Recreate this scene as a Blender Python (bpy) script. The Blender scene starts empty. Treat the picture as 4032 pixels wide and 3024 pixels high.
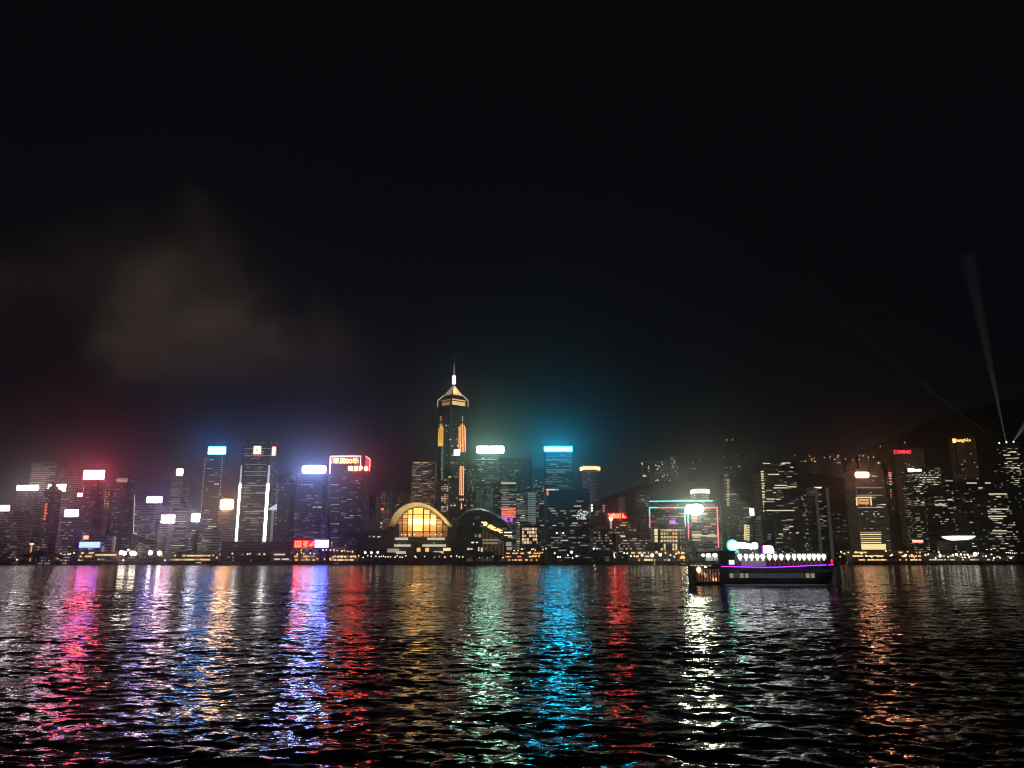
DENOISE = True
import bpy, bmesh, math, random
import numpy as np
from mathutils import Vector, Matrix
R = random.Random(11)
S = bpy.context.scene
C = S.collection
# ------------------------------------------------------------------ camera
EYE = 6.0; FPX = 3136.0; HOR = 2205.0
PITCH = math.atan((HOR - 1512) / FPX)
ca, sa = math.cos(PITCH), math.sin(PITCH)
cam = bpy.data.cameras.new('camera'); co = bpy.data.objects.new('camera', cam); C.objects.link(co)
co.location = (0, 0, EYE); co.rotation_euler = (math.pi/2 + PITCH, 0, 0)
cam.sensor_width = 36; cam.lens = 36*FPX/4032; cam.clip_start = .5; cam.clip_end = 20000
S.camera = co
def P(px, py, Y):
    """a point of the photograph (4032 x 3024) that stands at the distance Y"""
    u = (px-2016)/FPX; v = (1512-py)/FPX
    dy = ca - v*sa; dz = sa + v*ca
    t = Y/dy
    return Vector((u*t, Y, EYE + t*dz))
def PX(x, y, z):
    d = y*ca + (z-EYE)*sa
    return 2016 + FPX*x/d
S.view_settings.view_transform = 'Standard'; S.view_settings.look = 'None'
S.view_settings.gamma = 1; S.view_settings.exposure = -.3
S.cycles.use_denoising = DENOISE
S.cycles.filter_width = 1.05
S.cycles.max_bounces = 4; S.cycles.diffuse_bounces = 1; S.cycles.glossy_bounces = 2
S.cycles.transmission_bounces = 2; S.cycles.volume_bounces = 0; S.cycles.transparent_max_bounces = 4
S.cycles.use_adaptive_sampling = False
S.cycles.sample_clamp_indirect = 6
S.cycles.caustics_reflective = False; S.cycles.caustics_refractive = False
S.cycles.use_light_tree = True
# ------------------------------------------------------------------ materials
MC = {}
def mat(name, base=(.1,.1,.1), rough=.7, metal=0, emit=None, power=0, sample=True, spec=.5):
    if name in MC: return MC[name]
    m = bpy.data.materials.new(name); m.use_nodes = True
    b = m.node_tree.nodes['Principled BSDF']
    b.inputs['Base Color'].default_value = (*base, 1); b.inputs['Roughness'].default_value = rough
    b.inputs['Metallic'].default_value = metal; b.inputs['Specular IOR Level'].default_value = spec
    if emit:
        b.inputs['Emission Color'].default_value = (*emit, 1); b.inputs['Emission Strength'].default_value = power
    m.cycles.emission_sampling = 'AUTO' if sample else 'NONE'
    MC[name] = m
    return m
def grime(m, scale=.08, amt=.5):
    """weathering: breaks a material's colour up with two scales of noise"""
    nt = m.node_tree; b = nt.nodes['Principled BSDF']
    c = b.inputs['Base Color'].default_value[:]
    tc = nt.nodes.new('ShaderNodeTexCoord'); n = nt.nodes.new('ShaderNodeTexNoise'); n.inputs['Scale'].default_value = scale
    n.inputs['Detail'].default_value = 6
    r = nt.nodes.new('ShaderNodeMapRange'); r.inputs['From Min'].default_value = .3; r.inputs['From Max'].default_value = .7
    r.inputs['To Min'].default_value = 1-amt; r.inputs['To Max'].default_value = 1+amt*.4
    mx = nt.nodes.new('ShaderNodeMix'); mx.data_type = 'RGBA'; mx.blend_type = 'MULTIPLY'; mx.inputs[0].default_value = 1
    mx.inputs[6].default_value = c
    nt.links.new(tc.outputs['Object'], n.inputs['Vector']); nt.links.new(n.outputs['Fac'], r.inputs[0])
    nt.links.new(r.outputs[0], mx.inputs[7]); nt.links.new(mx.outputs[2], b.inputs['Base Color'])
    return m
def facade(name, wall, cell=(3.0, 3.7), lit=.04, bay=1, col=(1,.8,.55), col2=(.8,.95,1), power=.35, glass=(.02,.025,.03), ww=.8, wh=.5):
    """curtain wall: a grid of panes between slabs and mullions, some rooms faintly lit"""
    if name in MC: return MC[name]
    m = bpy.data.materials.new(name); m.use_nodes = True; nt = m.node_tree; N = nt.nodes; K = nt.links.new
    b = N['Principled BSDF']
    tc = N.new('ShaderNodeTexCoord'); sp = N.new('ShaderNodeSeparateXYZ'); K(tc.outputs['Object'], sp.inputs[0])
    def M(op, a, c=None):
        n = N.new('ShaderNodeMath'); n.operation = op
        for i, q in ((0, a), (1, c)):
            if q is None: continue
            if isinstance(q, (int, float)): n.inputs[i].default_value = q
            else: K(q, n.inputs[i])
        return n.outputs[0]
    u = M('DIVIDE', M('ADD', sp.outputs[0], sp.outputs[1]), cell[0]); v = M('DIVIDE', sp.outputs[2], cell[1])
    fu, fv = M('FRACT', u), M('FRACT', v)
    win = M('MULTIPLY', M('LESS_THAN', M('ABSOLUTE', M('SUBTRACT', fu, .5)), ww/2), M('LESS_THAN', M('ABSOLUTE', M('SUBTRACT', fv, .5)), wh/2))
    cb = N.new('ShaderNodeCombineXYZ'); K(M('FLOOR', M('DIVIDE', u, bay)), cb.inputs[0]); K(M('FLOOR', v), cb.inputs[1])
    oi = N.new('ShaderNodeObjectInfo'); K(M('MULTIPLY', oi.outputs['Random'], 97), cb.inputs[2])
    wn = N.new('ShaderNodeTexWhiteNoise'); wn.noise_dimensions = '3D'; K(cb.outputs[0], wn.inputs['Vector'])
    sc = N.new('ShaderNodeSeparateColor'); K(wn.outputs['Color'], sc.inputs[0])
    on = M('MULTIPLY', M('GREATER_THAN', wn.outputs['Value'], 1-lit), win)
    ns = N.new('ShaderNodeTexNoise'); ns.inputs['Scale'].default_value = .03; K(tc.outputs['Object'], ns.inputs['Vector'])
    st = M('MULTIPLY', M('MULTIPLY', on, power), M('ADD', .15, M('POWER', sc.outputs[0], 2)))
    st = M('MULTIPLY', st, M('MULTIPLY', ns.outputs['Fac'], 2))
    mc = N.new('ShaderNodeMix'); mc.data_type = 'RGBA'; K(sc.outputs[1], mc.inputs[0]); mc.inputs[6].default_value = (*col,1); mc.inputs[7].default_value = (*col2,1)
    mb = N.new('ShaderNodeMix'); mb.data_type = 'RGBA'; K(win, mb.inputs[0]); mb.inputs[6].default_value = (*wall,1); mb.inputs[7].default_value = (*glass,1)
    K(mb.outputs[2], b.inputs['Base Color']); st = M('MULTIPLY', st, .7); K(mc.outputs[2], b.inputs['Emission Color']); K(st, b.inputs['Emission Strength'])
    K(M('SUBTRACT', .7, M('MULTIPLY', win, .5)), b.inputs['Roughness'])
    m.cycles.emission_sampling = 'NONE'
    MC[name] = m
    return m
F = {
 'con':   lambda: facade('grey_concrete_facade', (.30,.28,.27), lit=.16, bay=2, power=.22, wh=.45),
 'conb':  lambda: facade('pale_panel_facade', (.42,.40,.38), cell=(2.6,3.3), lit=.12, power=.2, ww=.55, wh=.45),
 'glass': lambda: facade('blue_glass_facade', (.09,.10,.11), lit=.10, bay=4, power=.25, ww=.92, wh=.6),
 'dark':  lambda: facade('dark_glass_facade', (.05,.05,.055), lit=.05, bay=2, power=.3),
 'stripe':lambda: facade('banded_office_facade', (.16,.15,.14), lit=.40, bay=5, power=.30, ww=.95, wh=.42),
 'pink':  lambda: facade('rosy_banded_facade', (.2,.17,.16), cell=(2.4,3.6), lit=.6, bay=3, power=.75, col=(1,.42,.3), col2=(1,.7,.62), ww=.85, wh=.4),
 'apt':   lambda: facade('apartment_facade', (.16,.15,.14), cell=(2.6,3.0), lit=.10, power=.8, col=(1,.65,.35), col2=(1,.9,.8), ww=.5, wh=.45),
 'hotel': lambda: facade('brown_hotel_facade', (.22,.15,.09), cell=(2.8,3.2), lit=.75, power=.2, col=(1,.5,.25), col2=(1,.65,.4), ww=.5, wh=.5),
 'green': lambda: facade('greenish_office_facade', (.08,.09,.07), cell=(2.6,3.7), lit=.3, bay=2, power=.6, col=(.85,1,.6), col2=(1,.9,.6), ww=.75, wh=.4),
 'grid':  lambda: facade('fine_grid_facade', (.14,.14,.12), cell=(3.0,3.6), lit=.85, power=.22, col=(1,.9,.65), col2=(.8,.85,.75), ww=.6, wh=.4),
 'fins':  lambda: facade('finned_facade', (.2,.2,.23), cell=(3.2,40), lit=.5, power=.12, ww=.35, wh=.95),
 'teal':  lambda: facade('mottled_panel_facade', (.3,.34,.3), cell=(1.6,9), lit=.8, power=.22, col=(.8,1,.8), col2=(.9,1,.95), ww=.6, wh=.8),
}
ROOF = grime(mat('roof_concrete', (.18,.17,.16), .85))
STEEL = mat('painted_steel', (.12,.12,.13), .5, .6)
BLACK = mat('black_frame', (.03,.03,.03), .5)
WHITE = grime(mat('white_paint', (.75,.75,.73), .4), .6, .25)
def E(name, col, power, sample=True): return mat(name, tuple(.3*c+.02 for c in col), .5, 0, col, power, sample)
WINC = {
 'w': E('room_light_white', (1,.86,.60), 1.02, False), 'y': E('room_light_yellow', (1,.78,.36), 1.4, False),
 'o': E('room_light_amber', (1,.52,.18), 1.5, False), 'c': E('room_light_cool', (.85,.97,1), 1.2, False),
 'd': E('room_light_dim', (1,.85,.7), .42, False), 'e': E('room_light_faint', (.85,.9,1), .22, False),
 'g': E('room_light_greenish', (.85,1,.55), 1.0, False), 'p': E('room_light_pink', (1,.5,.42), .8, False),
 'm': E('room_light_violet', (.75,.1,1), 2.0, False), 'r': E('room_light_red', (1,.12,.06), 2.5, False),
 'v': E('room_light_medium', (1,.82,.55), .5, False), 'k': E('room_light_bluegrey', (.62,.8,.82), .22, False), 'W': E('room_light_glare', (1,.92,.75), 3, False),
}
# ------------------------------------------------------------------ mesh tools
class MB:
    def __init__(s): s.v = []; s.f = []
    def add(s, v, f):
        o = len(s.v); s.v += [tuple(q) for q in v]; s.f += [tuple(o+i for i in q) for q in f]; return s
    def box(s, x0, x1, y0, y1, z0, z1):
        return s.add([(x0,y0,z0),(x1,y0,z0),(x1,y1,z0),(x0,y1,z0),(x0,y0,z1),(x1,y0,z1),(x1,y1,z1),(x0,y1,z1)],
                     [(0,3,2,1),(4,5,6,7),(0,1,5,4),(1,2,6,5),(2,3,7,6),(3,0,4,7)])
    def prism(s, pts, z0, z1):
        n = len(pts); z0 = z0 if hasattr(z0,'__len__') else [z0]*n; z1 = z1 if hasattr(z1,'__len__') else [z1]*n
        v = [(p[0],p[1],z0[i]) for i,p in enumerate(pts)] + [(p[0],p[1],z1[i]) for i,p in enumerate(pts)]
        return s.add(v, [tuple(range(n-1,-1,-1)), tuple(range(n,2*n))] + [(i,(i+1)%n,n+(i+1)%n,n+i) for i in range(n)])
    def cyl(s, x, y, z0, z1, r0, r1=None, n=16, ry=1):
        r1 = r0 if r1 is None else r1
        v = [(x+r0*math.cos(2*math.pi*i/n), y+ry*r0*math.sin(2*math.pi*i/n), z0) for i in range(n)] + [(x+r1*math.cos(2*math.pi*i/n), y+ry*r1*math.sin(2*math.pi*i/n), z1) for i in range(n)]
        return s.add(v, [tuple(range(n-1,-1,-1)), tuple(range(n,2*n))] + [(i,(i+1)%n,n+(i+1)%n,n+i) for i in range(n)])
    def tube(s, a, b, r, n=6):
        a, b = Vector(a), Vector(b); d = (b-a).normalized(); q = d.orthogonal().normalized(); w = d.cross(q)
        v = [a+r*(q*math.cos(2*math.pi*i/n)+w*math.sin(2*math.pi*i/n)) for i in range(n)] + [b+r*(q*math.cos(2*math.pi*i/n)+w*math.sin(2*math.pi*i/n)) for i in range(n)]
        return s.add(v, [tuple(range(n-1,-1,-1)), tuple(range(n,2*n))] + [(i,(i+1)%n,n+(i+1)%n,n+i) for i in range(n)])
    def ball(s, c, r, n=8, m=5, sz=1):
        v = [(c[0],c[1],c[2]-r*sz)]
        for j in range(1,m):
            t = math.pi*j/m
            v += [(c[0]+r*math.sin(t)*math.cos(2*math.pi*i/n), c[1]+r*math.sin(t)*math.sin(2*math.pi*i/n), c[2]-r*sz*math.cos(t)) for i in range(n)]
        v.append((c[0],c[1],c[2]+r*sz)); f = []
        for i in range(n): f.append((0,1+(i+1)%n,1+i))
        for j in range(m-2):
            for i in range(n): f.append((1+j*n+i,1+j*n+(i+1)%n,1+(j+1)*n+(i+1)%n,1+(j+1)*n+i))
        k = 1+(m-2)*n
        for i in range(n): f.append((k+i,k+(i+1)%n,len(v)-1))
        return s.add(v, f)
    def mesh(s, name, m):
        me = bpy.data.meshes.new(name); me.from_pydata(s.v, [], s.f); me.materials.append(m); me.update()
        bm = bmesh.new(); bm.from_mesh(me); bmesh.ops.recalc_face_normals(bm, faces=bm.faces); bm.to_mesh(me); bm.free()
        return me
    def build(s, name, m, parent=None, loc=(0,0,0), smooth=False):
        me = s.mesh(name, m)
        if smooth: me.polygons.foreach_set('use_smooth', [True]*len(me.polygons))
        return link(name, me, parent, loc)
def link(name, me, parent=None, loc=(0,0,0), scale=None):
    o = bpy.data.objects.new(name, me); C.objects.link(o); o.location = loc
    if scale: o.scale = scale
    if parent: o.parent = parent
    return o
def tag(o, label, cat, group=None, kind=None):
    if label: o['label'] = label
    if cat: o['category'] = cat
    if group: o['group'] = group
    if kind: o['kind'] = kind
    return o
def thing(name, label, cat, loc=(0,0,0), group=None):
    o = bpy.data.objects.new(name, None); C.objects.link(o); o.location = loc; o.empty_display_size = 1
    return tag(o, label, cat, group)
BOXM = {}
def block(name, m, parent, x0, x1, y0, y1, z0, z1):
    """a box part whose mesh is shared; coordinates relative to the parent"""
    if m.name not in BOXM: BOXM[m.name] = MB().box(-.5,.5,-.5,.5,-.5,.5).mesh('box_'+m.name, m)
    return link(name, BOXM[m.name], parent, ((x0+x1)/2,(y0+y1)/2,(z0+z1)/2), (x1-x0, y1-y0, z1-z0))
def ground_z(Y): return 4.0
# ------------------------------------------------------------------ towers
BL = {}
def fit(x0, x1, yt, Y, D):
    """front face (world x range), depth and height of a box tower whose outline spans x0..x1 and tops out at yt"""
    a, b = P(x0,yt,Y), P(x1,yt,Y); X0, X1, Z = a.x, b.x, a.z
    for _ in range(30):
        if X1 < 0 and X0 < 0: nx = P(x1,yt,Y).x * (Y+D)/Y; ok = (nx-X0) > .62*(b.x-a.x)
        elif X0 > 0: nx = P(x0,yt,Y).x * (Y+D)/Y; ok = (X1-nx) > .62*(b.x-a.x)
        else: return X0, X1, D, Z
        if ok: return (X0, nx, D, Z) if X0 < 0 else (nx, X1, D, Z)
        D *= .85
    return X0, X1, D, Z
def tower(key, label, x0, x1, yt, Y, fac, D=34, name='office_tower', cat='tower', top='plant', crown=None, shape='box', group=None):
    g = ground_z(Y)
    if shape == 'round':
        a, b = P(x0,yt,Y), P(x1,yt,Y); X0, X1, Z = a.x, b.x, a.z; D = X1-X0
    else:
        X0, X1, D, Z = fit(x0, x1, yt, Y, D)
    cx = (X0+X1)/2; W = X1-X0
    t = thing(name, label, cat, (cx, Y, g), group)
    H = Z-g; w = W/2
    m = F[fac]()
    if shape == 'round':
        MB().cyl(0, D/2, 0, H, w, n=40).build('wall', m, t)
    elif shape == 'oval':
        pts = [(-w,D*.25),(-w*.8,D*.1),(-w*.4,.02*D),(0,0),(w*.4,.02*D),(w*.8,D*.1),(w,D*.25),(w,D*.75),(w*.8,D*.9),(0,D),(-w*.8,D*.9),(-w,D*.75)]
        MB().prism(pts, 0, H).build('wall', m, t)
    elif shape == 'spire':
        h = crown
        MB().box(-w,w,0,D,0,H-h).build('wall', m, t)
        s = MB()
        for k,(q0,q1,z0,z1) in enumerate(((1,.72,0,.22),(.6,.42,.22,.45),(.34,.1,.45,.8))):
            s.prism([(-w*q0,D/2-D/2*q0),(w*q0,D/2-D/2*q0),(w*q0,D/2+D/2*q0),(-w*q0,D/2+D/2*q0)], H-h+h*z0, H-h+h*z1)
        s.cyl(0,D/2,H-h*.2,H,1.0,.3,8); s.build('roof', ROOF, t)
    else:
        c = min(2.0, w*.12)
        MB().prism([(-w,c),(-w+c,0),(w-c,0),(w,c),(w,D),(-w,D)], 0, H).build('wall', m, t)
    if top == 'plant' and shape == 'box':
        q = MB().box(-w*.96,w*.96,D*.04,D*.96,H,H+1.3); q.box(-w*R.uniform(.3,.7),w*R.uniform(.2,.7),D*.3,D*.8,H+1.3,H+1.3+R.uniform(2.5,5))
        q.build('roof', ROOF, t)
        if R.random() < .5:
            x = R.uniform(-.5,.5)*w; MB().cyl(x,D*.5,H+3,H+R.uniform(8,14),.25,.08,6).build('antenna', STEEL, t)
    elif shape in ('round','oval'):
        MB().cyl(0,D/2,H,H+2.5,w*.7,n=24).build('roof', ROOF, t)
    B = dict(t=t, cx=cx, X0=X0, X1=X1, Y=Y, g=g, Z=Z, D=D, w=w, n=0, shape=shape)
    BL[key] = B
    return B
def fy(B, x):
    """depth (local y) of the front surface at local x"""
    if B['shape'] == 'round':
        r = B['w']; return r - math.sqrt(max(0.01, r*r-x*x))
    if B['shape'] == 'oval':
        q = abs(x)/B['w']; return B['D']*(.02*q/.4 if q < .4 else (.02+.08*(q-.4)/.4 if q < .8 else .1+.15*(q-.8)/.2))
    return 0
def win(B, px0, px1, py, c, h=1.3, name='lit_window'):
    """one lit window (or run of windows on a floor) where the photograph has it"""
    a, b = P(px0,py,B['Y']), P(px1,py,B['Y'])
    xa, xb = max(a.x, B['X0']+.4)-B['cx'], min(b.x, B['X1']-.4)-B['cx']
    if xb-xa < .5: return
    z = a.z-B['g']; z = max(1, min(z, B['Z']-B['g']-1.2)); y = min(fy(B,xa), fy(B,xb)) if B['shape']!='box' else 0
    B['n'] += 1
    if c == 'w' and R.random() < .2: c = 'v'
    return block(name, WINC[c], B['t'], xa, xb, y-.28, y+.5, z-h/2, z+h/2)
def rnd(B, n, cols, f0=0, f1=1, wl=(2,9), u=(0,1), floor=3.7, bay=3.0, h=1.15):
    """n lit rooms scattered over the front, snapped to floors and bays; f from the top down"""
    H = B['Z']-B['g']; W = B['X1']-B['X0']; seen = set()
    for i in range(n*4):
        if n <= 0 or B['n'] >= 96: break
        z = B['Z'] - R.uniform(f0,f1)*H; k = int((z-B['g'])/floor); z = B['g']+k*floor+floor*.5
        l = R.uniform(*wl); l = max(bay*.6, round(l/bay)*bay-.5)
        xb = int(R.uniform(u[0]*W, max(u[0]*W+.1, u[1]*W-l))/bay); x = B['X0']+xb*bay+.6
        if (k,xb) in seen or z > B['Z']-2 or x+l > B['X1']-.5: continue
        for q in range(int(l/bay)+2): seen.add((k,xb+q))
        y = min(fy(B,x-B['cx']), fy(B,x+l-B['cx'])) if B['shape']!='box' else 0
        B['n'] += 1; n -= 1
        cc = R.choice(cols); cc = 'v' if cc == 'w' and R.random() < .42 else cc
        block('lit_window', WINC[cc], B['t'], x-B['cx'], x+l-B['cx'], y-.28, y+.5, z-B['g']-h/2, z-B['g']+h/2)
def bar(B, pa, pb, m, name, r=.7, off=-.6):
    """a tube of light (or a fin) on the front between two points of the photograph"""
    a, b = P(*pa,B['Y']), P(*pb,B['Y']); o = Vector((B['cx'],B['Y'],B['g']))
    return MB().tube(a-o+Vector((0,off,0)), b-o+Vector((0,off,0)), r).build(name, m, B['t'])
# ------------------------------------------------------------------ signs
def sign(label, x0, x1, y0, y1, Y, col, power, name='rooftop_sign', legs=0, frame=True, rnd_=.0, group=None):
    a, b = P(x0,y1,Y), P(x1,y0,Y); cx = (a.x+b.x)/2; w = (b.x-a.x)/2; h = b.z-a.z
    t = thing(name, label, 'sign', (cx,Y,a.z), group)
    m = E('sign_light_%d' % len(MC), col, power)
    c = min(w,h)*rnd_; 
    if rnd_:
        pts = []
        for (qx,qz,s) in ((w-c,c,-1),(w-c,h-c,0),(-w+c,h-c,1),(-w+c,c,2)):
            for k in range(5):
                an = math.pi/2*s + math.pi/8*k; pts.append((qx+c*math.cos(an), qz+c*math.sin(an)))
    else: pts = [(-w,0),(w,0),(w,h),(-w,h)]
    n = len(pts)
    MB().add([(p[0],-.3,p[1]) for p in pts]+[(p[0],.3,p[1]) for p in pts], [tuple(range(n)), tuple(range(2*n-1,n-1,-1))]+[(i,n+i,n+(i+1)%n,(i+1)%n) for i in range(n)]).build('light_panel', m, t)
    q = MB().box(-w,w,.35,1.2,.1,h-.1)
    if frame and not rnd_:
        e = .35
        q.box(-w-e,w+e,-.35,1.2,h,h+e).box(-w-e,w+e,-.35,1.2,-e,0).box(-w-e,-w,-.35,1.2,0,h).box(w,w+e,-.35,1.2,0,h)
    q.build('frame', BLACK, t)
    if legs:
        for s in (-.8,0,.8): MB().box(s*w-.3,s*w+.3,.4,1.0,-legs,-.35).build('support', STEEL, t)
    return t
def text_mesh(s, w, h, m, name, extrude=.25, bold=.0):
    c = bpy.data.curves.new('lettering', 'FONT'); c.body = s; c.size = 10; c.extrude = .05; c.offset = bold
    o = bpy.data.objects.new('lettering', c); C.objects.link(o)
    bpy.context.view_layer.update()
    me = bpy.data.meshes.new_from_object(o.evaluated_get(bpy.context.evaluated_depsgraph_get()))
    bpy.data.objects.remove(o); bpy.data.curves.remove(c)
    n = len(me.vertices); v = np.zeros(n*3); me.vertices.foreach_get('co', v); v = v.reshape(-1,3)
    lo, hi = v.min(0), v.max(0)
    q = np.zeros_like(v); q[:,0] = (v[:,0]-(lo[0]+hi[0])/2)/(hi[0]-lo[0])*w; q[:,2] = (v[:,1]-lo[1])/(hi[1]-lo[1])*h; q[:,1] = -np.sign(v[:,2])*extrude
    me.vertices.foreach_set('co', q.ravel()); me.materials.clear(); me.materials.append(m); me.update(); me.name = name
    return me
HAZE_D, HAZE_G = 1.5e-4, .94
SLOPE = .030; WROUGH = .075
RED_P, VIO_P, BLU_P, ORG_P, BIG_BLUE, MINT_P, CYAN_P, WHITE_P, LRED_P = 58, 26, 40, 50, 105, 46, 104, 95, 30
SPOT_E = 2.8e9
HALL_P = 3.0
COVE_P = 1.4e4
# ------------------------------------------------------------------ sky, haze
Wd = bpy.data.worlds.new('World'); S.world = Wd; Wd.use_nodes = True
nt = Wd.node_tree; N = nt.nodes; K = nt.links.new; bg = N['Background']
def wm(op, a, c=None, clamp=False):
    n = N.new('ShaderNodeMath'); n.operation = op; n.use_clamp = clamp
    for i,q in ((0,a),(1,c)):
        if q is None: continue
        if isinstance(q,(int,float)): n.inputs[i].default_value = q
        else: K(q,n.inputs[i])
    return n.outputs[0]
tc = N.new('ShaderNodeTexCoord'); sp = N.new('ShaderNodeSeparateXYZ'); K(tc.outputs['Generated'], sp.inputs[0])
az = wm('ARCTAN2', sp.outputs[0], sp.outputs[1]); el = wm('ARCSINE', sp.outputs[2])
nz = N.new('ShaderNodeTexNoise'); nz.inputs['Scale'].default_value = 4.5; nz.inputs['Detail'].default_value = 5; nz.inputs['Roughness'].default_value = .5
K(tc.outputs['Generated'], nz.inputs['Vector'])
sc_ = N.new('ShaderNodeSeparateColor'); K(nz.outputs['Color'], sc_.inputs[0])
wa = wm('ADD', az, wm('MULTIPLY', wm('SUBTRACT', sc_.outputs[0], .5), .34)); we = wm('ADD', el, wm('MULTIPLY', wm('SUBTRACT', sc_.outputs[1], .5), .26))
def blob(a, e, ra, re, amp):
    dx = wm('DIVIDE', wm('SUBTRACT', wa, a), ra); dy = wm('DIVIDE', wm('SUBTRACT', we, e), re)
    r = wm('SQRT', wm('ADD', wm('MULTIPLY',dx,dx), wm('MULTIPLY',dy,dy)))
    s = N.new('ShaderNodeMapRange'); s.interpolation_type = 'SMOOTHSTEP'; K(r, s.inputs[0])
    s.inputs['From Min'].default_value = 1.1; s.inputs['From Max'].default_value = .3; s.inputs['To Max'].default_value = amp
    return s.outputs[0]
cl = wm('ADD', wm('ADD', blob(-.435,.325,.14,.13,.75), blob(-.39,.262,.15,.075,.75)), wm('ADD', blob(-.26,.265,.10,.07,.38), blob(-.62,.27,.08,.08,.25)))
cl = wm('ADD', cl, blob(-.55,.36,.13,.08,.25))
n2 = N.new('ShaderNodeTexNoise'); n2.inputs['Scale'].default_value = 7.5; n2.inputs['Detail'].default_value = 9; n2.inputs['Roughness'].default_value = .58; K(tc.outputs['Generated'], n2.inputs['Vector'])
cl = wm('MULTIPLY', cl, wm('MULTIPLY', wm('SUBTRACT', n2.outputs['Fac'], .27), 2.9), True)
gr = N.new('ShaderNodeValToRGB'); K(wm('DIVIDE', el, .9, True), gr.inputs[0])
e = gr.color_ramp.elements; e[0].position = 0; e[0].color = (.0018,.0018,.0034,1); e[1].position = .75; e[1].color = (.0028,.0026,.0036,1)
x = e.new(.17); x.color = (.0024,.0024,.0042,1); x = e.new(.36); x.color = (.0028,.0027,.0042,1)
mc = N.new('ShaderNodeMix'); mc.data_type = 'RGBA'; K(cl, mc.inputs[0]); K(gr.outputs[0], mc.inputs[6]); mc.inputs[7].default_value = (.048,.035,.027,1)
K(mc.outputs[2], bg.inputs['Color']); bg.inputs['Strength'].default_value = 1
Wd.cycles.sampling_method = 'NONE'
hm = bpy.data.materials.new('night_haze'); hm.use_nodes = True; hm.node_tree.nodes.clear()
ho = hm.node_tree.nodes.new('ShaderNodeOutputMaterial'); hv = hm.node_tree.nodes.new('ShaderNodeVolumePrincipled')
hv.inputs['Color'].default_value = (.86,.88,.92,1); hv.inputs['Density'].default_value = HAZE_D; hv.inputs['Anisotropy'].default_value = HAZE_G
hv.inputs['Density Attribute'].default_value = ''; hv.inputs['Color Attribute'].default_value = ''; hv.inputs['Temperature Attribute'].default_value = ''
hm.node_tree.links.new(hv.outputs[0], ho.inputs['Volume'])
try: hm.cycles.homogeneous_volume = True
except Exception: pass
hz = MB().box(-2100,2900,-120,3000,-2,780).build('haze', hm); tag(hz, None, None, kind='stuff')
hz['label'] = 'thin night haze glowing round the city lights'
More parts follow.
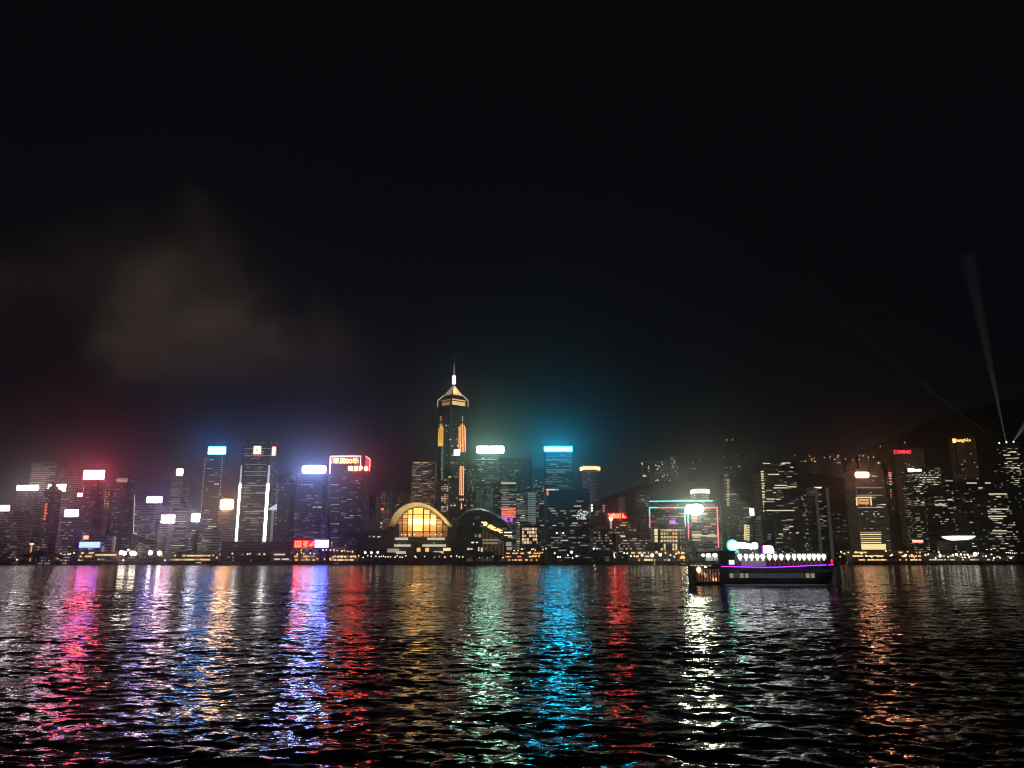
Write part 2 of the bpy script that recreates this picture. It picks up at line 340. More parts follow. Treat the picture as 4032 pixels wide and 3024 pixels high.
# ------------------------------------------------------------------ water
def build_water():
    rows = [7.0]
    while rows[-1] < 1004: rows.append(rows[-1] + .07 + .0042*rows[-1])
    rows = np.array(rows); rows[-1] = 1004
    cols = np.linspace(-1.05, 1.05, 760)
    X = rows[:,None]*cols[None,:]; X = X + np.sign(X)*0; Yy = np.repeat(rows[:,None], len(cols), 1)
    ds = (.07+.0042*rows)[:,None]; dx = (rows*2.1/760)[:,None]
    Zz = np.zeros_like(X); rg = np.random.RandomState(5)
    for i in range(110):
        lam = .42*(10/.42)**(rg.rand()**1.3); k = 2*np.pi/lam
        th = rg.normal(0, .62) + (0 if rg.rand() < .8 else .9)
        kx, ky = k*np.sin(th), k*np.cos(th)
        a = SLOPE*lam/(2*np.pi)*(.6+.8*rg.rand())*min(1.1,(1.25/lam)**1.1)
        fade = np.clip(lam/np.maximum(ds*2.2, dx*2.2*abs(np.sin(th)))-1, 0, 1)
        ph = kx*X+ky*Yy+rg.rand()*6.28
        Zz += a*fade*(np.sin(ph)+.25*np.sin(2*ph+1.2))
    grp = .75+.5*np.sin(X*.021+Yy*.05+1)*np.sin(Yy*.083-X*.013+.4)
    Zz *= grp
    nr, nc = X.shape
    v = np.stack([X,Yy,Zz],-1).reshape(-1,3)
    i = np.arange(nr*nc).reshape(nr,nc)
    f = np.stack([i[:-1,:-1],i[:-1,1:],i[1:,1:],i[1:,:-1]],-1).reshape(-1,4)
    me = bpy.data.meshes.new('water'); me.vertices.add(len(v)); me.vertices.foreach_set('co', v.ravel().astype(np.float32))
    me.loops.add(f.size); me.loops.foreach_set('vertex_index', f.ravel().astype(np.int32))
    me.polygons.add(len(f)); me.polygons.foreach_set('loop_start', np.arange(0,f.size,4,dtype=np.int32))
    me.polygons.foreach_set('use_smooth', np.ones(len(f),dtype=bool)); me.update(calc_edges=True)
    m = bpy.data.materials.new('harbour_water'); m.use_nodes = True; nt = m.node_tree; N = nt.nodes; K = nt.links.new; b = N['Principled BSDF']
    b.inputs['Base Color'].default_value = (.004,.006,.008,1); b.inputs['Roughness'].default_value = WROUGH; b.inputs['IOR'].default_value = 1.26
    tc = N.new('ShaderNodeTexCoord'); geo = N.new('ShaderNodeNewGeometry')
    def slope(scale, sx, sy, k):
        mp = N.new('ShaderNodeMapping'); mp.inputs['Scale'].default_value = (sx,sy,1); mp.inputs['Rotation'].default_value = (0,0,R.uniform(-.2,.2)); K(tc.outputs['Object'], mp.inputs[0])
        n = N.new('ShaderNodeTexNoise'); n.inputs['Scale'].default_value = scale; n.inputs['Detail'].default_value = 3; n.inputs['Roughness'].default_value = .55; K(mp.outputs[0], n.inputs['Vector'])
        s = N.new('ShaderNodeVectorMath'); s.operation = 'SUBTRACT'; K(n.outputs['Color'], s.inputs[0]); s.inputs[1].default_value = (.5,.5,.5)
        q = N.new('ShaderNodeVectorMath'); q.operation = 'MULTIPLY'; K(s.outputs[0], q.inputs[0]); q.inputs[1].default_value = (k*.62,k,0)
        return q.outputs[0]
    def add(a, c):
        q = N.new('ShaderNodeVectorMath'); q.operation = 'ADD'; K(a,q.inputs[0]); K(c,q.inputs[1]); return q.outputs[0]
    s = add(slope(.5,.5,1,.44), slope(2.1,.45,1,.80)); s = add(s, slope(6.0,.45,1,.56))
    gn = N.new('ShaderNodeTexNoise'); gn.inputs['Scale'].default_value = .06; gn.inputs['Detail'].default_value = 2
    gm = N.new('ShaderNodeMapping'); gm.inputs['Scale'].default_value = (.4,1,1); K(tc.outputs['Object'], gm.inputs[0]); K(gm.outputs[0], gn.inputs['Vector'])
    gr = N.new('ShaderNodeMapRange'); K(gn.outputs['Fac'], gr.inputs[0]); gr.inputs['From Min'].default_value = .3; gr.inputs['From Max'].default_value = .7; gr.inputs['To Min'].default_value = .55; gr.inputs['To Max'].default_value = 1.3
    sc = N.new('ShaderNodeVectorMath'); sc.operation = 'SCALE'; K(s, sc.inputs[0]); K(gr.outputs[0], sc.inputs['Scale'])
    nn = N.new('ShaderNodeVectorMath'); nn.operation = 'NORMALIZE'; K(add(geo.outputs['Normal'], sc.outputs[0]), nn.inputs[0])
    K(nn.outputs[0], b.inputs['Normal'])
    me.materials.append(m)
    tag(link('water', me), None, None, kind='structure')
build_water()
GROUND = grime(mat('city_ground', (.06,.06,.058), .9), .02)
g = MB().box(-2080,2850,1000,2970,-1,4.0).build('ground', GROUND); tag(g, None, None, kind='structure')
q = MB()
for i in range(60):
    x = -1500+i*50; q.box(x,x+49.2,998.6,999.9,-1,4.3)
tag(q.build('quay_wall', grime(mat('quay_stone', (.12,.115,.11), .9), .15)), 'long dark stone quay wall along the far waterfront', 'quay wall')
# the dark hill behind the right half of the city
def hill_z(x, y):
    s = 1/(1+math.exp(-(x-330)/150))
    r = max(0, min(1, (y-1700)/380)); q = max(0, min(1, (y-2080)/520))
    h = 248+22*math.sin(x*.006)+16*math.sin(x*.017+y*.004)+280*q*math.exp(-((x-1700)/430)**2)
    return 4+s*r*h + (1-s)*r*100
v=[]; f=[]; nx, ny = 90, 30
for j in range(ny):
    for i in range(nx):
        x = -2050+i*4850/(nx-1); y = 1700+j*1250/(ny-1); v.append((x,y,hill_z(x,y)-.5+R.uniform(-3,3)*(j>2)))
for j in range(ny-1):
    for i in range(nx-1): k=j*nx+i; f.append((k,k+1,k+nx+1,k+nx))
h = MB().add(v,f).build('hills', grime(mat('wooded_slope', (.034,.04,.03), 1, spec=0), .01)); tag(h, None, None, kind='structure')
# ------------------------------------------------------------------ the towers, from one end of the skyline to the other
T = tower
B = T('edge','hazy grey tower under the pinkish sign where the skyline starts',-60,42,2013,1150,'con'); rnd(B,10,'dde',.3,1)
B = T('longw','hazy reddish grey tower under the long white sign',62,186,1933,1250,'con'); rnd(B,26,'dded',.05,1,u=(.3,1)); 
B = T('strips','tallest hazy tower of the red glow, faint striped floors behind the spired tower',123,268,1822,1520,'stripe'); rnd(B,34,'dedd',.01,.35,(8,40))
B = T('spire','dark tower with a stepped spire cutting into a white sign',181,250,1885,1180,'dark',28,'spired_tower',shape='spire',crown=19); rnd(B,26,'dedw',.15,1,(1.5,5))
for i,y in enumerate(range(1990,2045,9)): win(B,166,190,y,'r',2.2,'red_light') if False else None
B = T('redpale','pale reddish tower between the spired tower and the red sign',250,338,1875,1400,'con'); rnd(B,18,'dpde',.1,1,(4,18))
B = T('redsg','dark tower carrying the bright red glowing sign',330,420,1889,1260,'dark'); rnd(B,20,'dde',.08,1,(2,6))
B = T('violow','short dark tower under the violet tinged white sign',243,332,2037,1130,'dark'); rnd(B,24,'dwed',.05,1,(2,8))
B = T('amber','narrow dark tower dotted with amber lights beside a slab with lit top floors',405,452,1930,1300,'dark'); rnd(B,14,'oooy',.03,.22,(1.5,4),(.3,1)); rnd(B,8,'oo',.3,.7,(1.5,3),(0,.3)); rnd(B,6,'de',.5,1)
B = T('slab','dark slab tower whose top floors are lit in pink bands',449,532,1882,1285,'glass')
for y in (1886,1891,1897): win(B,460,526,y,'p',1.5)
rnd(B,24,'dedw',.1,1,(1.5,6))
B = T('violet','bluish tower under the violet edged sign',528,656,1983,1200,'con'); rnd(B,26,'dede',.05,1,(3,12)); bar(B,(531,1948),(526,2100),mat('pale_strip_light',(.5,.5,.5),.5,0,(1,.95,.9),.8,False),'corner_light',.5)
for y in (1946,1962,2026,2070,2100): win(B,528,538,y,'w',1.6)
B = T('dice','hazy tower under the small square warm sign',672,752,1876,1450,'stripe'); rnd(B,24,'eede',.15,.7,(6,30))
B = T('slim','slim pale tower under the pink edged sign',622,684,2060,1120,'conb',26); rnd(B,16,'ddee',.1,.8,(2,9))
B = T('wide','wide hazy office block with long lit floors behind the slim pale tower',680,778,1990,1262,'stripe'); rnd(B,30,'dedw',.03,1,(6,30))
B = T('short','dark block below the small bluish square sign',748,802,2056,1140,'dark',26); rnd(B,12,'wded',.2,.9,(2,8))
B = T('dots','tall tower with dotted light edges under the blue rimmed sign',808,896,1790,1350,'glass',20)
for i in range(28):
    y = 1806+i*8.6; win(B,PX(B['X0'],B['Y'],40)+16,0,0,'d') if False else None
    z = P(800,y,B['Y']).z-B['g']
    if z > 6:
        block('edge_light', WINC['d' if i%3 else 'w'], B['t'], -B['w']+.1,-B['w']+1.5,-.4,.4,z-.9,z+.9)
        if i < 17: block('edge_light', WINC['d'], B['t'], B['w']-1.6,B['w']-.2,-.4,.4,z-.8,z+.8)
rnd(B,26,'dedw',.05,1,(2,10),(.12,.85))
for x0,x1,y in ((820,852,2073),(826,842,2099),(816,852,2112),(844,862,1906)): win(B,x0,x1,y,'w',2)
B = T('peach','pale tower under the glowing peach coloured sign',860,934,2008,1150,'conb',26); rnd(B,18,'wdde',.1,.9,(2,8))
# the tower with two tapering strips of white light and a square logo on each face
B = T('logo','tall dark tower with two white light strips and square orange rimmed logos',955,1098,1748,1300,'glass',40)
STRIP = E('strip_light',(1,.96,.9),6); STRIPD = mat('strip_light_fading',(.5,.5,.5),.5,0,(.9,.9,1),.7,False)
a,b_ = -B['w']+.6, B['w']-.6
for x,r in ((-B['w']+1.2,1.7),(B['w']-1.5,2.3)):
    z0 = P(940,2131,B['Y']).z-B['g']; z1 = P(960,1905,B['Y']).z-B['g']; z2 = P(960,1832,B['Y']).z-B['g']
    MB().prism([(x-r,-1.4),(x+r,-1.4),(x+r,-.2),(x-r,-.2)],z0,z1).build('light_strip',STRIP,B['t'])
    MB().prism([(x-r*.7,-1.2),(x+r*.7,-1.2),(x+r*.7,-.2),(x-r*.7,-.2)],z1,z2).build('light_strip',STRIPD,B['t'])
for x in (955,990,1035,1065,1090): 
    p = P(x,1744,B['Y']); block('roof_light',WINC['p'],B['t'],p.x-B['cx']-.7,p.x-B['cx']+.7,4,5.4,B['Z']-B['g']+1.5,B['Z']-B['g']+3)
for y in (1766,1794): win(B,963,1088,y,'d',1.0)
for y in (1828,1857,1871,1912,1942,2014,2040): win(B,962,1050,y,'d',1.1)
rnd(B,44,'deded',.04,1,(3,16),(.05,.92))
B = T('purp','dark purple lit tower with a dotted corner beside the two strips',1094,1168,1888,1385,'dark'); rnd(B,26,'dpde',.02,1,(1.5,4))
for i in range(14):
    z = P(1100,1845+i*12+60,B['Y']).z-B['g']; block('edge_light',WINC['w' if i%2 else 'd'],B['t'],-B['w']+.3,-B['w']+1.9,-.4,.4,z-.8,z+.8)
win(B,1145,1157,1896,'W',3.5)
B = T('blueglow','wide tower under the brilliant blue white sign',1166,1292,1865,1325,'glass'); rnd(B,30,'eded',.1,1,(3,12))
for x0,x1 in ((1231,1245),(1250,1268)): win(B,x0,x1,1997,'w',2)
# the tower with the red neon crown
B = T('neoncrown','dark tower crowned by red neon outlines and golden characters',1300,1456,1797,1300,'dark',40)
NEON = E('neon_red',(1,.10,.13),5); NEONW = E('neon_pink_white',(1,.42,.42),5)
def nb(pa,pb,m=NEONW,r=.6): bar(B,pa,pb,m,'neon_tube',r,-.9)
nb((1301,1797),(1299,1866),NEONW,.8); nb((1301,1797),(1422,1796),NEONW,.7); nb((1420,1796),(1420,1836),NEONW,.7)
nb((1308,1802),(1307,1826),NEONW,.4); nb((1412,1802),(1412,1823),NEONW,.4)
for i in range(14): nb((1314+i*7.1,1797),(1314+i*7.1,1801),NEONW,.35)
zt = B['Z']-B['g']
MB().box(B['w']-.1,B['w']+.6,2,B['D']-1,zt-20,zt-1).build('neon_panel',E('neon_panel_red',(1,.05,.14),1.1),B['t'])
MB().tube((B['w']+.9,.5,zt),(B['w']+.9,B['D']-.5,zt),.6).build('neon_tube',NEONW,B['t']); MB().tube((B['w']+.9,B['D']-.5,zt),(B['w']+.9,B['D']-.5,zt-20),.5).build('neon_tube',NEONW,B['t'])
q0=P(1306,1828,B['Y']); q1=P(1414,1802,B['Y'])
MB().box(q0.x-B['cx'],q1.x-B['cx'],-.5,-.1,q0.z-B['g'],q1.z-B['g']).build('sign_board',mat('red_sign_board',(.5,.02,.02),.5,0,(1,.02,.01),.35),B['t'])
for r_ in range(9):
    y = 1906+r_*26.5+R.uniform(-4,4)
    for k in range(4):
        if R.random() < .75: win(B,1304+k*8.5,1308.5+k*8.5,y,'w' if r_%3==0 else 'd',1.5)
rnd(B,30,'wddp',.12,1,(2,8),(.35,.98))
B = T('fins','dull tower with pale vertical fins next to the red neon crown',1456,1494,1955,1500,'fins'); rnd(B,5,'dd',.2,.8)
B = T('tilt','small tower with rows of warm windows and one red light, left of the glowing arch',1500,1546,1928,1650,'apt',name='apartment_tower'); rnd(B,26,'wdod',.0,.6,(1.5,4)); win(B,1500,1512,2004,'r',4)
B = T('hillapt','pair of low apartment blocks rising just behind the glowing arch',1555,1624,1947,1650,'apt',name='apartment_tower'); rnd(B,30,'doww',.05,1,(1.5,5))
B = T('rosy','broad office tower with rosy banded windows beside the tallest tower',1622,1724,1817,1500,'pink',40)
for x in (1634,1640,1647,1662,1670,1678): win(B,x,x+5,1822,'w',1.6)
rnd(B,40,'pppd',.1,1,(3,14))
B = T('bright','office block with rows of bright warm windows at the foot of the tallest tower',1716,1772,1898,1335,'apt')
for y in range(1908,2020,8):
    for k in range(3):
        if R.random() < .72: win(B,1738+k*10.5,1746+k*10.5,y+R.choice((0,0,.5)),R.choice('pwdw'),1.7)
B = T('gap','dark tower with scattered lights between the tallest tower and the mint sign',1840,1880,1838,1500,'dark'); rnd(B,30,'wddw',.02,1,(1.5,4))
B = T('mint','tower under the wide mint green sign',1874,1964,1786,1330,'glass'); rnd(B,34,'wded',.05,.65,(2,12))
win(B,1878,1955,1809,'d',1.0)
B = T('mottle','low block with a pale mottled panel front under the mint sign tower',1876,1942,1930,1215,'teal',20); 
B = T('wideDark','broad dark tower with sparse windows between the mint and cyan signs',1958,2094,1804,1455,'dark',40); rnd(B,40,'wdedd',.02,.5,(2,8))
B = T('amberline','office block with an amber roof line and a patch of red windows',1972,2034,1899,1255,'stripe',28)
for y in (1901,): win(B,1974,2031,y,'y',1.6,'roof_line_light')
rnd(B,22,'ddpd',.1,.45,(4,16))
for i,y in enumerate((2001,2007,2013,2019,2025,2031,2036)):
    x = 1975
    while x < 2028:
        l = R.uniform(4,14); win(B,x,min(x+l,2031),y,'r' if R.random()<.75 else 'p',1.5); x += l+R.uniform(1,4)
for y in (2042,2047,2052):
    win(B,1975,R.uniform(1995,2005),y,'m',1.5); win(B,2008,2018,y,'m',1.3)
B = T('bluestripe','blue grey block with evenly lit floors beside the red windows',2030,2112,1932,1300,'stripe')
for y in range(1945,2070,9): win(B,2078,2109,y,'k',2.6); 
rnd(B,30,'dyde',.05,.9,(3,14),(0,.6))
B = T('notch','dark tower with small window clusters next to the cyan signed tower',2098,2148,1863,1405,'dark'); rnd(B,40,'ddwe',.02,.9,(1.5,6))
B = T('cyan','tall tower bathed in blue under the narrow cyan sign',2143,2254,1779,1350,'glass',24); rnd(B,30,'eedk',.05,.45,(3,20))
for x0,x1,y in ((2148,2240,1811),(2150,2250,1850),(2150,2170,1858),(2190,2220,1858),(2238,2250,1819)): win(B,x0,x1,y,'e',1.5)
B = T('ledtop','wide dark block with a white shimmering patch, below the cyan signed tower',2146,2322,1925,1240,'dark',36)
for i in range(38):
    x = R.uniform(2268,2314); win(B,x,x+R.uniform(3,8),R.uniform(2007,2044),R.choice('ecc'),1.4,'shimmer_light')
for x0,x1,y,c in ((2147,2187,1922,'w'),(2187,2200,1923,'d'),(2152,2160,1932,'p'),(2151,2161,1940,'r'),(2153,2161,1948,'p')): win(B,x0,x1,y,c,2.0)
rnd(B,42,'ddew',.2,1,(3,12))
B = T('ring','round tower crowned by two amber rings',2293,2360,1846,1720,'con',shape='round',name='round_tower',top='')
for k,z in enumerate((1839,1846)):
    zz = P(2326,z,B['Y']).z-B['g']; MB().cyl(0,B['w'],zz-1.1,zz+1.1,B['w']+4,n=48).build('light_ring',E('ring_amber',(1,.55,.2),3),B['t'])
MB().cyl(0,B['w'],B['Z']-B['g'],B['Z']-B['g']+9,B['w']*1.02,n=48).build('roof',ROOF,B['t'])
rnd(B,26,'dede',.08,.5,(2,8))
B = T('left_red','dark tower with two columns of lit windows beside the red lettering',2318,2388,1987,1205,'dark',30)
for y in (1990,2000,2010): win(B,2325,2334,y,'W',2.2); win(B,2373,2381,y+2,'d',2)
rnd(B,26,'wdwd',.4,.95,(1.5,3.5),(.3,1))
B = T('redl','dark office block behind the red lettering and its lit mast',2384,2506,2040,1225,'dark',30)
rnd(B,44,'wwdy',.1,.95,(1.5,8))
B = T('stub','slender grey tower rising behind the red lettering',2432,2462,1958,1460,'conb',20); rnd(B,8,'wd',.1,.6,(2,7))
B = T('fill1','dim tower between the red lettering and the neon outlined block',2500,2560,1938,1500,'dark'); rnd(B,16,'ddew',.05,1)
B = T('cyantop','dark slab with a turquoise roof line behind the neon outlines',2552,2826,1973,1275,'dark',34)
bar(B,(2556,1974),(2806,1972),E('neon_turquoise',(.1,.85,.8),2.5),'roof_light',.8); rnd(B,16,'de',.02,.4)
B = T('neona','dark block outlined by a red and turquoise neon gate',2552,2702,1996,1185,'dark',30)
NR, NT = E('neon_rose',(1,.18,.22),2.2), E('neon_turquoise',(.1,.85,.8),2.5)
def seg(pts,cs,r=.75):
    for (p,q),c in zip(zip(pts,pts[1:]),cs): bar(B,p,q,c,'neon_tube',r)
seg([(2558,2078),(2558,2030),(2557,1999)],[NR,NT]); seg([(2557,1999),(2590,1999),(2625,1999),(2660,1999),(2699,1999)],[NT,NR,NR,NT])
seg([(2695,2002),(2698,2060),(2701,2105)],[NT,NR])
for i in range(7): win(B,2632+R.uniform(0,8),2655+R.uniform(0,12),2051+i*2.3,'m',.9)
rnd(B,26,'dede',.05,.9,(4,16))
B = T('neonb','dark block with rose neon edge and the brightest white sign of the front row',2702,2836,1996,1190,'stripe',30)
seg([(2711,2120),(2710,2060),(2707,2000)],[NR,NT]); seg([(2770,2000),(2826,1999)],[NR]); seg([(2823,1999),(2826,2080),(2829,2156)],[NR,NR])
for y,c in ((2095,'d'),(2104,'y'),(2110,'w'),(2116,'d'),(2128,'d')): win(B,2716,2822 if y==2110 else 2760,y,c,1.6)
for y in range(2030,2060,6): win(B,2714,2745,y,'p',1.5)
rnd(B,20,'ddwp',.1,.8,(4,14))
B = T('rings','round tower with three stacked white rings behind the neon gates',2731,2796,1925,1520,'con',shape='round',name='round_tower',top='')
for z in (1928,1934,1940): zz = P(2760,z,B['Y']).z-B['g']; MB().cyl(0,B['w'],zz-.7,zz+.7,B['w']+2.5,n=48).build('light_ring',E('ring_white',(1,1,.82),2.2),B['t'])
MB().cyl(0,B['w'],B['Z']-B['g'],B['Z']-B['g']+3,B['w']*.8,n=32).build('roof',ROOF,B['t'])
for y in (1950,1958): win(B,2735,2790,y,'g',2.4)
B = T('archblk','low block with rows of square warm windows round a dark gateway',2562,2704,2078,1092,'apt',26,'office_block','block')
for r_,y in enumerate((2088,2101,2115,2129,2145,2154,2163)):
    for k in range(6):
        x = 2602+k*11.5
        if r_ >= 4 and 1 < k < 4: continue
        if R.random() < .85: win(B,x,x+7,y,R.choice('yow'),2.6)
    if r_ < 4: win(B,2569,2589,y,'y',3.6)
    for x in (2544+14,2678,2690): 
        if R.random() < .6: win(B,x,x+5,y,'d',2.2)
win(B,2600,2686,2087,'d',2.2)
B = T('yellowcol','dark tower with a column of yellow windows above the moored ferry',2872,2960,1985,1260,'dark',30)
for y in range(2068,2126,7): win(B,2929,2940,y,'y',2.0); win(B,2942,2951,y+2,'g',1.8)
for y in (2000,2038): win(B,2925,2955,y,'d',1.6)
rnd(B,16,'deed',.2,1,(3,8))
B = T('point','slender dark tower with one column of lit windows, neon gate on its flank',2834,2908,1868,1510,'dark',26)
for y in range(1890,1990,9): win(B,2862,2872,y,'w',2.0)
for x0,x1,y in ((2835,2860,1890),(2824,2905,1948),(2840,2866,1871),(2846,2858,1955)): win(B,x0,x1,y,'d',1.6)
rnd(B,14,'ddew',.02,.6,(2,8))
B = T('bands','big dark tower with long white lit floors and a yellow lit corner',2962,3138,1816,1400,'dark',44)
for y in (1857,1867,1876,1884,1892,1904,1913,1922,1936,1948,1958,1975,1985,1996,2012,2033): win(B,2967+(y>1920)*2,3008+R.uniform(-3,4)+(y>1920)*2,y,R.choice('ygy'),R.choice((1.6,2.4)))
for x0,x1,y in ((3004,3032,1825),(3074,3090,1827),(3080,3112,1823),(3112,3124,1840),(3024,3068,1868),(3098,3118,1877),(3046,3098,1921),(3050,3098,1911),(3098,3136,1917),(3016,3040,1931),(3044,3056,1940),(3018,3052,1965),(3056,3074,1966),(3016,3048,1975),(3016,3128,2010),(3098,3122,2047),(3084,3106,2084),(3108,3124,2073),(3066,3082,2103),(3108,3116,2098),(3134,3146,2098)): win(B,x0,x1,y,'w',1.7)
rnd(B,26,'dedd',.02,1,(3,12),(.3,1))
B = T('purpbox','plain dark box of a building below the big white banded tower',2968,3050,2046,1150,'dark',30)
for y in (2107,2115,2124): win(B,2974,2996,y,'w',1.5); win(B,3022,3034,y-3,'e',1.4)
B = T('fill2','dim tower with a loose column of windows left of the twin edged tower',3138,3178,1932,1500,'dark'); rnd(B,22,'wdwo',.05,1,(1.5,5))
B = T('twin','tower with two dim grey vertical edges and a dotted white crown',3174,3262,1917,1250,'dark',34)
GE = mat('grey_edge_light',(.4,.4,.4),.5,0,(.8,.85,.8),.04,False)
for x in (-B['w']+2.6,B['w']-2.6): MB().box(x-2.4,x+2.4,-.5,.2,4,B['Z']-B['g']-1).build('edge_panel',GE,B['t'])
for i in range(9): win(B,3190+i*5,3194+i*5,1920,'W',1.8)
for x0,x1,y in ((3222,3236,1974),(3206,3226,2022),(3212,3240,2045),(3200,3212,1990)): win(B,x0,x1,y,'d',1.6)
rnd(B,8,'ed',.1,.9)
B = T('dull','dull dark block between the twin edged tower and the flaring orange sign',3262,3334,2017,1400,'dark'); win(B,3278,3290,2029,'w',2); rnd(B,6,'ee')
B = T('flare','stepped tower of fine gridded windows below the flaring orange sign',3322,3482,1852,1260,'grid',40)
for y in (1920,1950,1998): win(B,3330,3475,y,'d',1.3)
for x0,x1,y in ((3366,3434,1958),): win(B,x0,x1,y,'y',1.6)
for x in (3372,3428): a=P(x,1958,B['Y']); b_=P(x,1990,B['Y']); block('lit_window',WINC['y'],B['t'],a.x-B['cx']-1,a.x-B['cx']+1,-.3,.5,b_.z-B['g'],a.z-B['g'])
for y in (1966,1972,1978,1984): win(B,3380,3422,y,'o',1.2)
for x in (3350,3372,3392,3438,3456): win(B,x,x+6,2024,'w',1.8)
for i,y in enumerate(range(2096,2142,8)): win(B,3366,3470,y,'dy'[i%2],1.6)
for y,h in ((2146,3),(2153,3.4),(2160,3)): win(B,3362,3488,y,'y',h); 
rnd(B,30,'ddwd',.02,.9,(2,8))
B = T('oval','brown oval hotel tower with a red lit name at its top',3504,3650,1766,1720,'hotel',60,'hotel_tower',shape='oval'); rnd(B,16,'odpo',.1,.6,(1.5,3),floor=3.2)
B = T('greenwin','tower with slanting rows of greenish windows in front of the brown oval hotel',3547,3704,1842,1450,'green',40)
for r_,y in enumerate(range(1862,1990,9)):
    x = 3560+R.uniform(0,20)
    while x < 3690:
        l = R.uniform(4,18)
        if R.random() < (.75 if y < 1900 else .3): win(B,x,x+l,y,R.choice('ggwd'),1.4)
        x += l+R.uniform(2,8)
rnd(B,14,'wwd',.6,1,(2,8))
B = T('redwin','narrow dark tower with a stack of red and white windows beside the oval hotel',3484,3516,1852,1600,'dark',18)
for i,y in enumerate((1862,1870,1876,1884,1896,1906,1928,1936,1948,1958)): win(B,3496,3510,y,'rwpw'[i%4],2.0)
B = T('shang','brown curved hotel tower with an amber script name at its top',3722,3850,1722,1760,'hotel',60,'hotel_tower',shape='oval'); rnd(B,34,'wdodw',.1,.95,(1.5,2.6),floor=3.2)
B = T('fill3','dark tower with a lit top floor below the curved brown hotel',3698,3760,1888,1500,'dark'); win(B,3703,3752,1893,'w',2.2); rnd(B,18,'wdd',.05,.8,(2,8))
B = T('fill4','black office block with two long lit floors below the oval hotel',3636,3748,1922,1350,'dark',36)
for x0,x1,y in ((3684,3720,1970),(3730,3792,1968),(3672,3722,1988),(3648,3668,2048),(3648,3668,2060)): win(B,x0,x1,y,'w',1.8)
rnd(B,16,'wdd',.1,.5,(3,9))
B = T('fill5','broad black tower with a dashed lit floor beneath the searchlights',3750,3900,1897,1455,'dark',40)
for x0,x1,y in ((3770,3800,1905),(3806,3846,1902),(3878,3930,1902),(3740,3790,1968),(3744,3760,1978),(3782,3798,2000),(3740,3778,2045),(3736,3770,2088),(3792,3806,2087),(3852,3868,1921)): win(B,x0,x1,y,'w',2.0)
rnd(B,10,'wd',.1,.8)
B = T('beam','dark tower with white lit floors and three searchlights on its roof',3897,4024,1750,1560,'dark',40)
for x0,x1,y in ((3920,3948,1786),(3944,3978,1792),(3920,3950,1818),(3914,3936,1826),(3940,3968,1824),(3978,4000,1779),(3960,4008,1805),(3978,4014,1842),(3916,3960,1840)): win(B,x0,x1,y,'w',2)
rnd(B,34,'wwdg',.03,.35,(2,10))
B = T('dense','dark tower densely dotted with white windows below the searchlight tower',3822,3998,1930,1305,'dark',40)
for y in (1945,1956,2005,2015,2033,2042,2059,2090,2100): win(B,3878+R.uniform(0,60),3940+R.uniform(0,30),y,'w',1.7)
rnd(B,56,'wwdwd',.03,.95,(1.5,9))
B = T('edge2','dark block cut by the far end of the skyline, few bright floors',4004,4090,1918,1400,'dark',30)
for y in (1929,1975,1996,2052): win(B,4008,4034,y,'W',2)
B = T('brown','low brownish block behind the dark shoreline trees at the skyline start',18,128,2032,1165,'con',30); rnd(B,18,'dedd',.1,1,(2,6))
B = T('grey','grey mid height block behind the blue edged waterfront sign',316,458,2112,1108,'con',26,'office_block','block'); rnd(B,14,'wdde',.1,.9,(2,8))
B = T('greyb','dim block between the violet signed tower and the slim pale tower',540,625,2092,1115,'con',24,'office_block','block'); rnd(B,16,'dwde',.1,.9,(2,8))
B = T('greyc','dim block at the foot of the peach signed tower',780,866,2096,1118,'con',24,'office_block','block'); rnd(B,16,'wdde',.1,.9,(2,8))
B = T('bigwin','low block glowing with five rows of big warm windows beside the curved hall',2046,2122,2068,1100,'dark',26,'office_block','block')
for r_,y in enumerate((2083,2096,2110,2124,2136)):
    x = 2056
    while x < 2114:
        l = R.uniform(4,10)
        if R.random() < .82: win(B,x,min(x+l,2117),y,R.choice('ypwo'),3.2)
        x += l+2
B = T('low1','low grey block beside the blue waterfront screen',1302,1408,2126,1068,'con',24,'office_block','block'); rnd(B,6,'wd',.1,.6,(1.5,3))
B = T('low2','long dark flat hall at the foot of the tower with two white strips',872,1172,2132,1066,'dark',30,'exhibition_hall','hall',top=''); rnd(B,8,'dd',.6,.95,(2,4))
B = T('fill6','dim shoreline block beneath the shimmering patch',2330,2420,2085,1110,'dark',26,'office_block','block'); rnd(B,22,'wdwd',.1,.7,(1.5,4))
B = T('fill7','dim low block beneath the red lettering',2424,2566,2105,1095,'dark',26,'office_block','block')
for x0,x1,y in ((2440,2460,2088+20),(2444,2462,2113),(2490,2508,2121),(2416+10,2440,2145),(2424,2442,2152)): win(B,x0,x1,y,'w',1.6)
rnd(B,24,'wdwd',.1,.9,(1.5,6))
B = T('bowl','low dark hall topped by a bright bowl shaped roof light',3688,3852,2128,1120,'dark',40,'assembly_hall','hall',top='')
bw=MB(); H=B['Z']-B['g']; n=14
for i in range(n):
    x0=-B['w']*.85+i*B['w']*1.7/n; x1=x0+B['w']*1.7/n; m0=1-abs((x0+x1)/2/(B['w']*.85))**2
    bw.prism([(x0,1),(x1,1),(x1,30),(x0,30)],H+6.4-1.2-4.5*m0,H+6.4)
bw.build('roof_light',E('bowl_light',(1,.93,.7),2.2),B['t']); MB().box(-B['w'],B['w'],0,B['D'],H+6.4,H+7.2).build('roof',ROOF,B['t']); rnd(B,12,'wddd',.1,.8,(2,5))
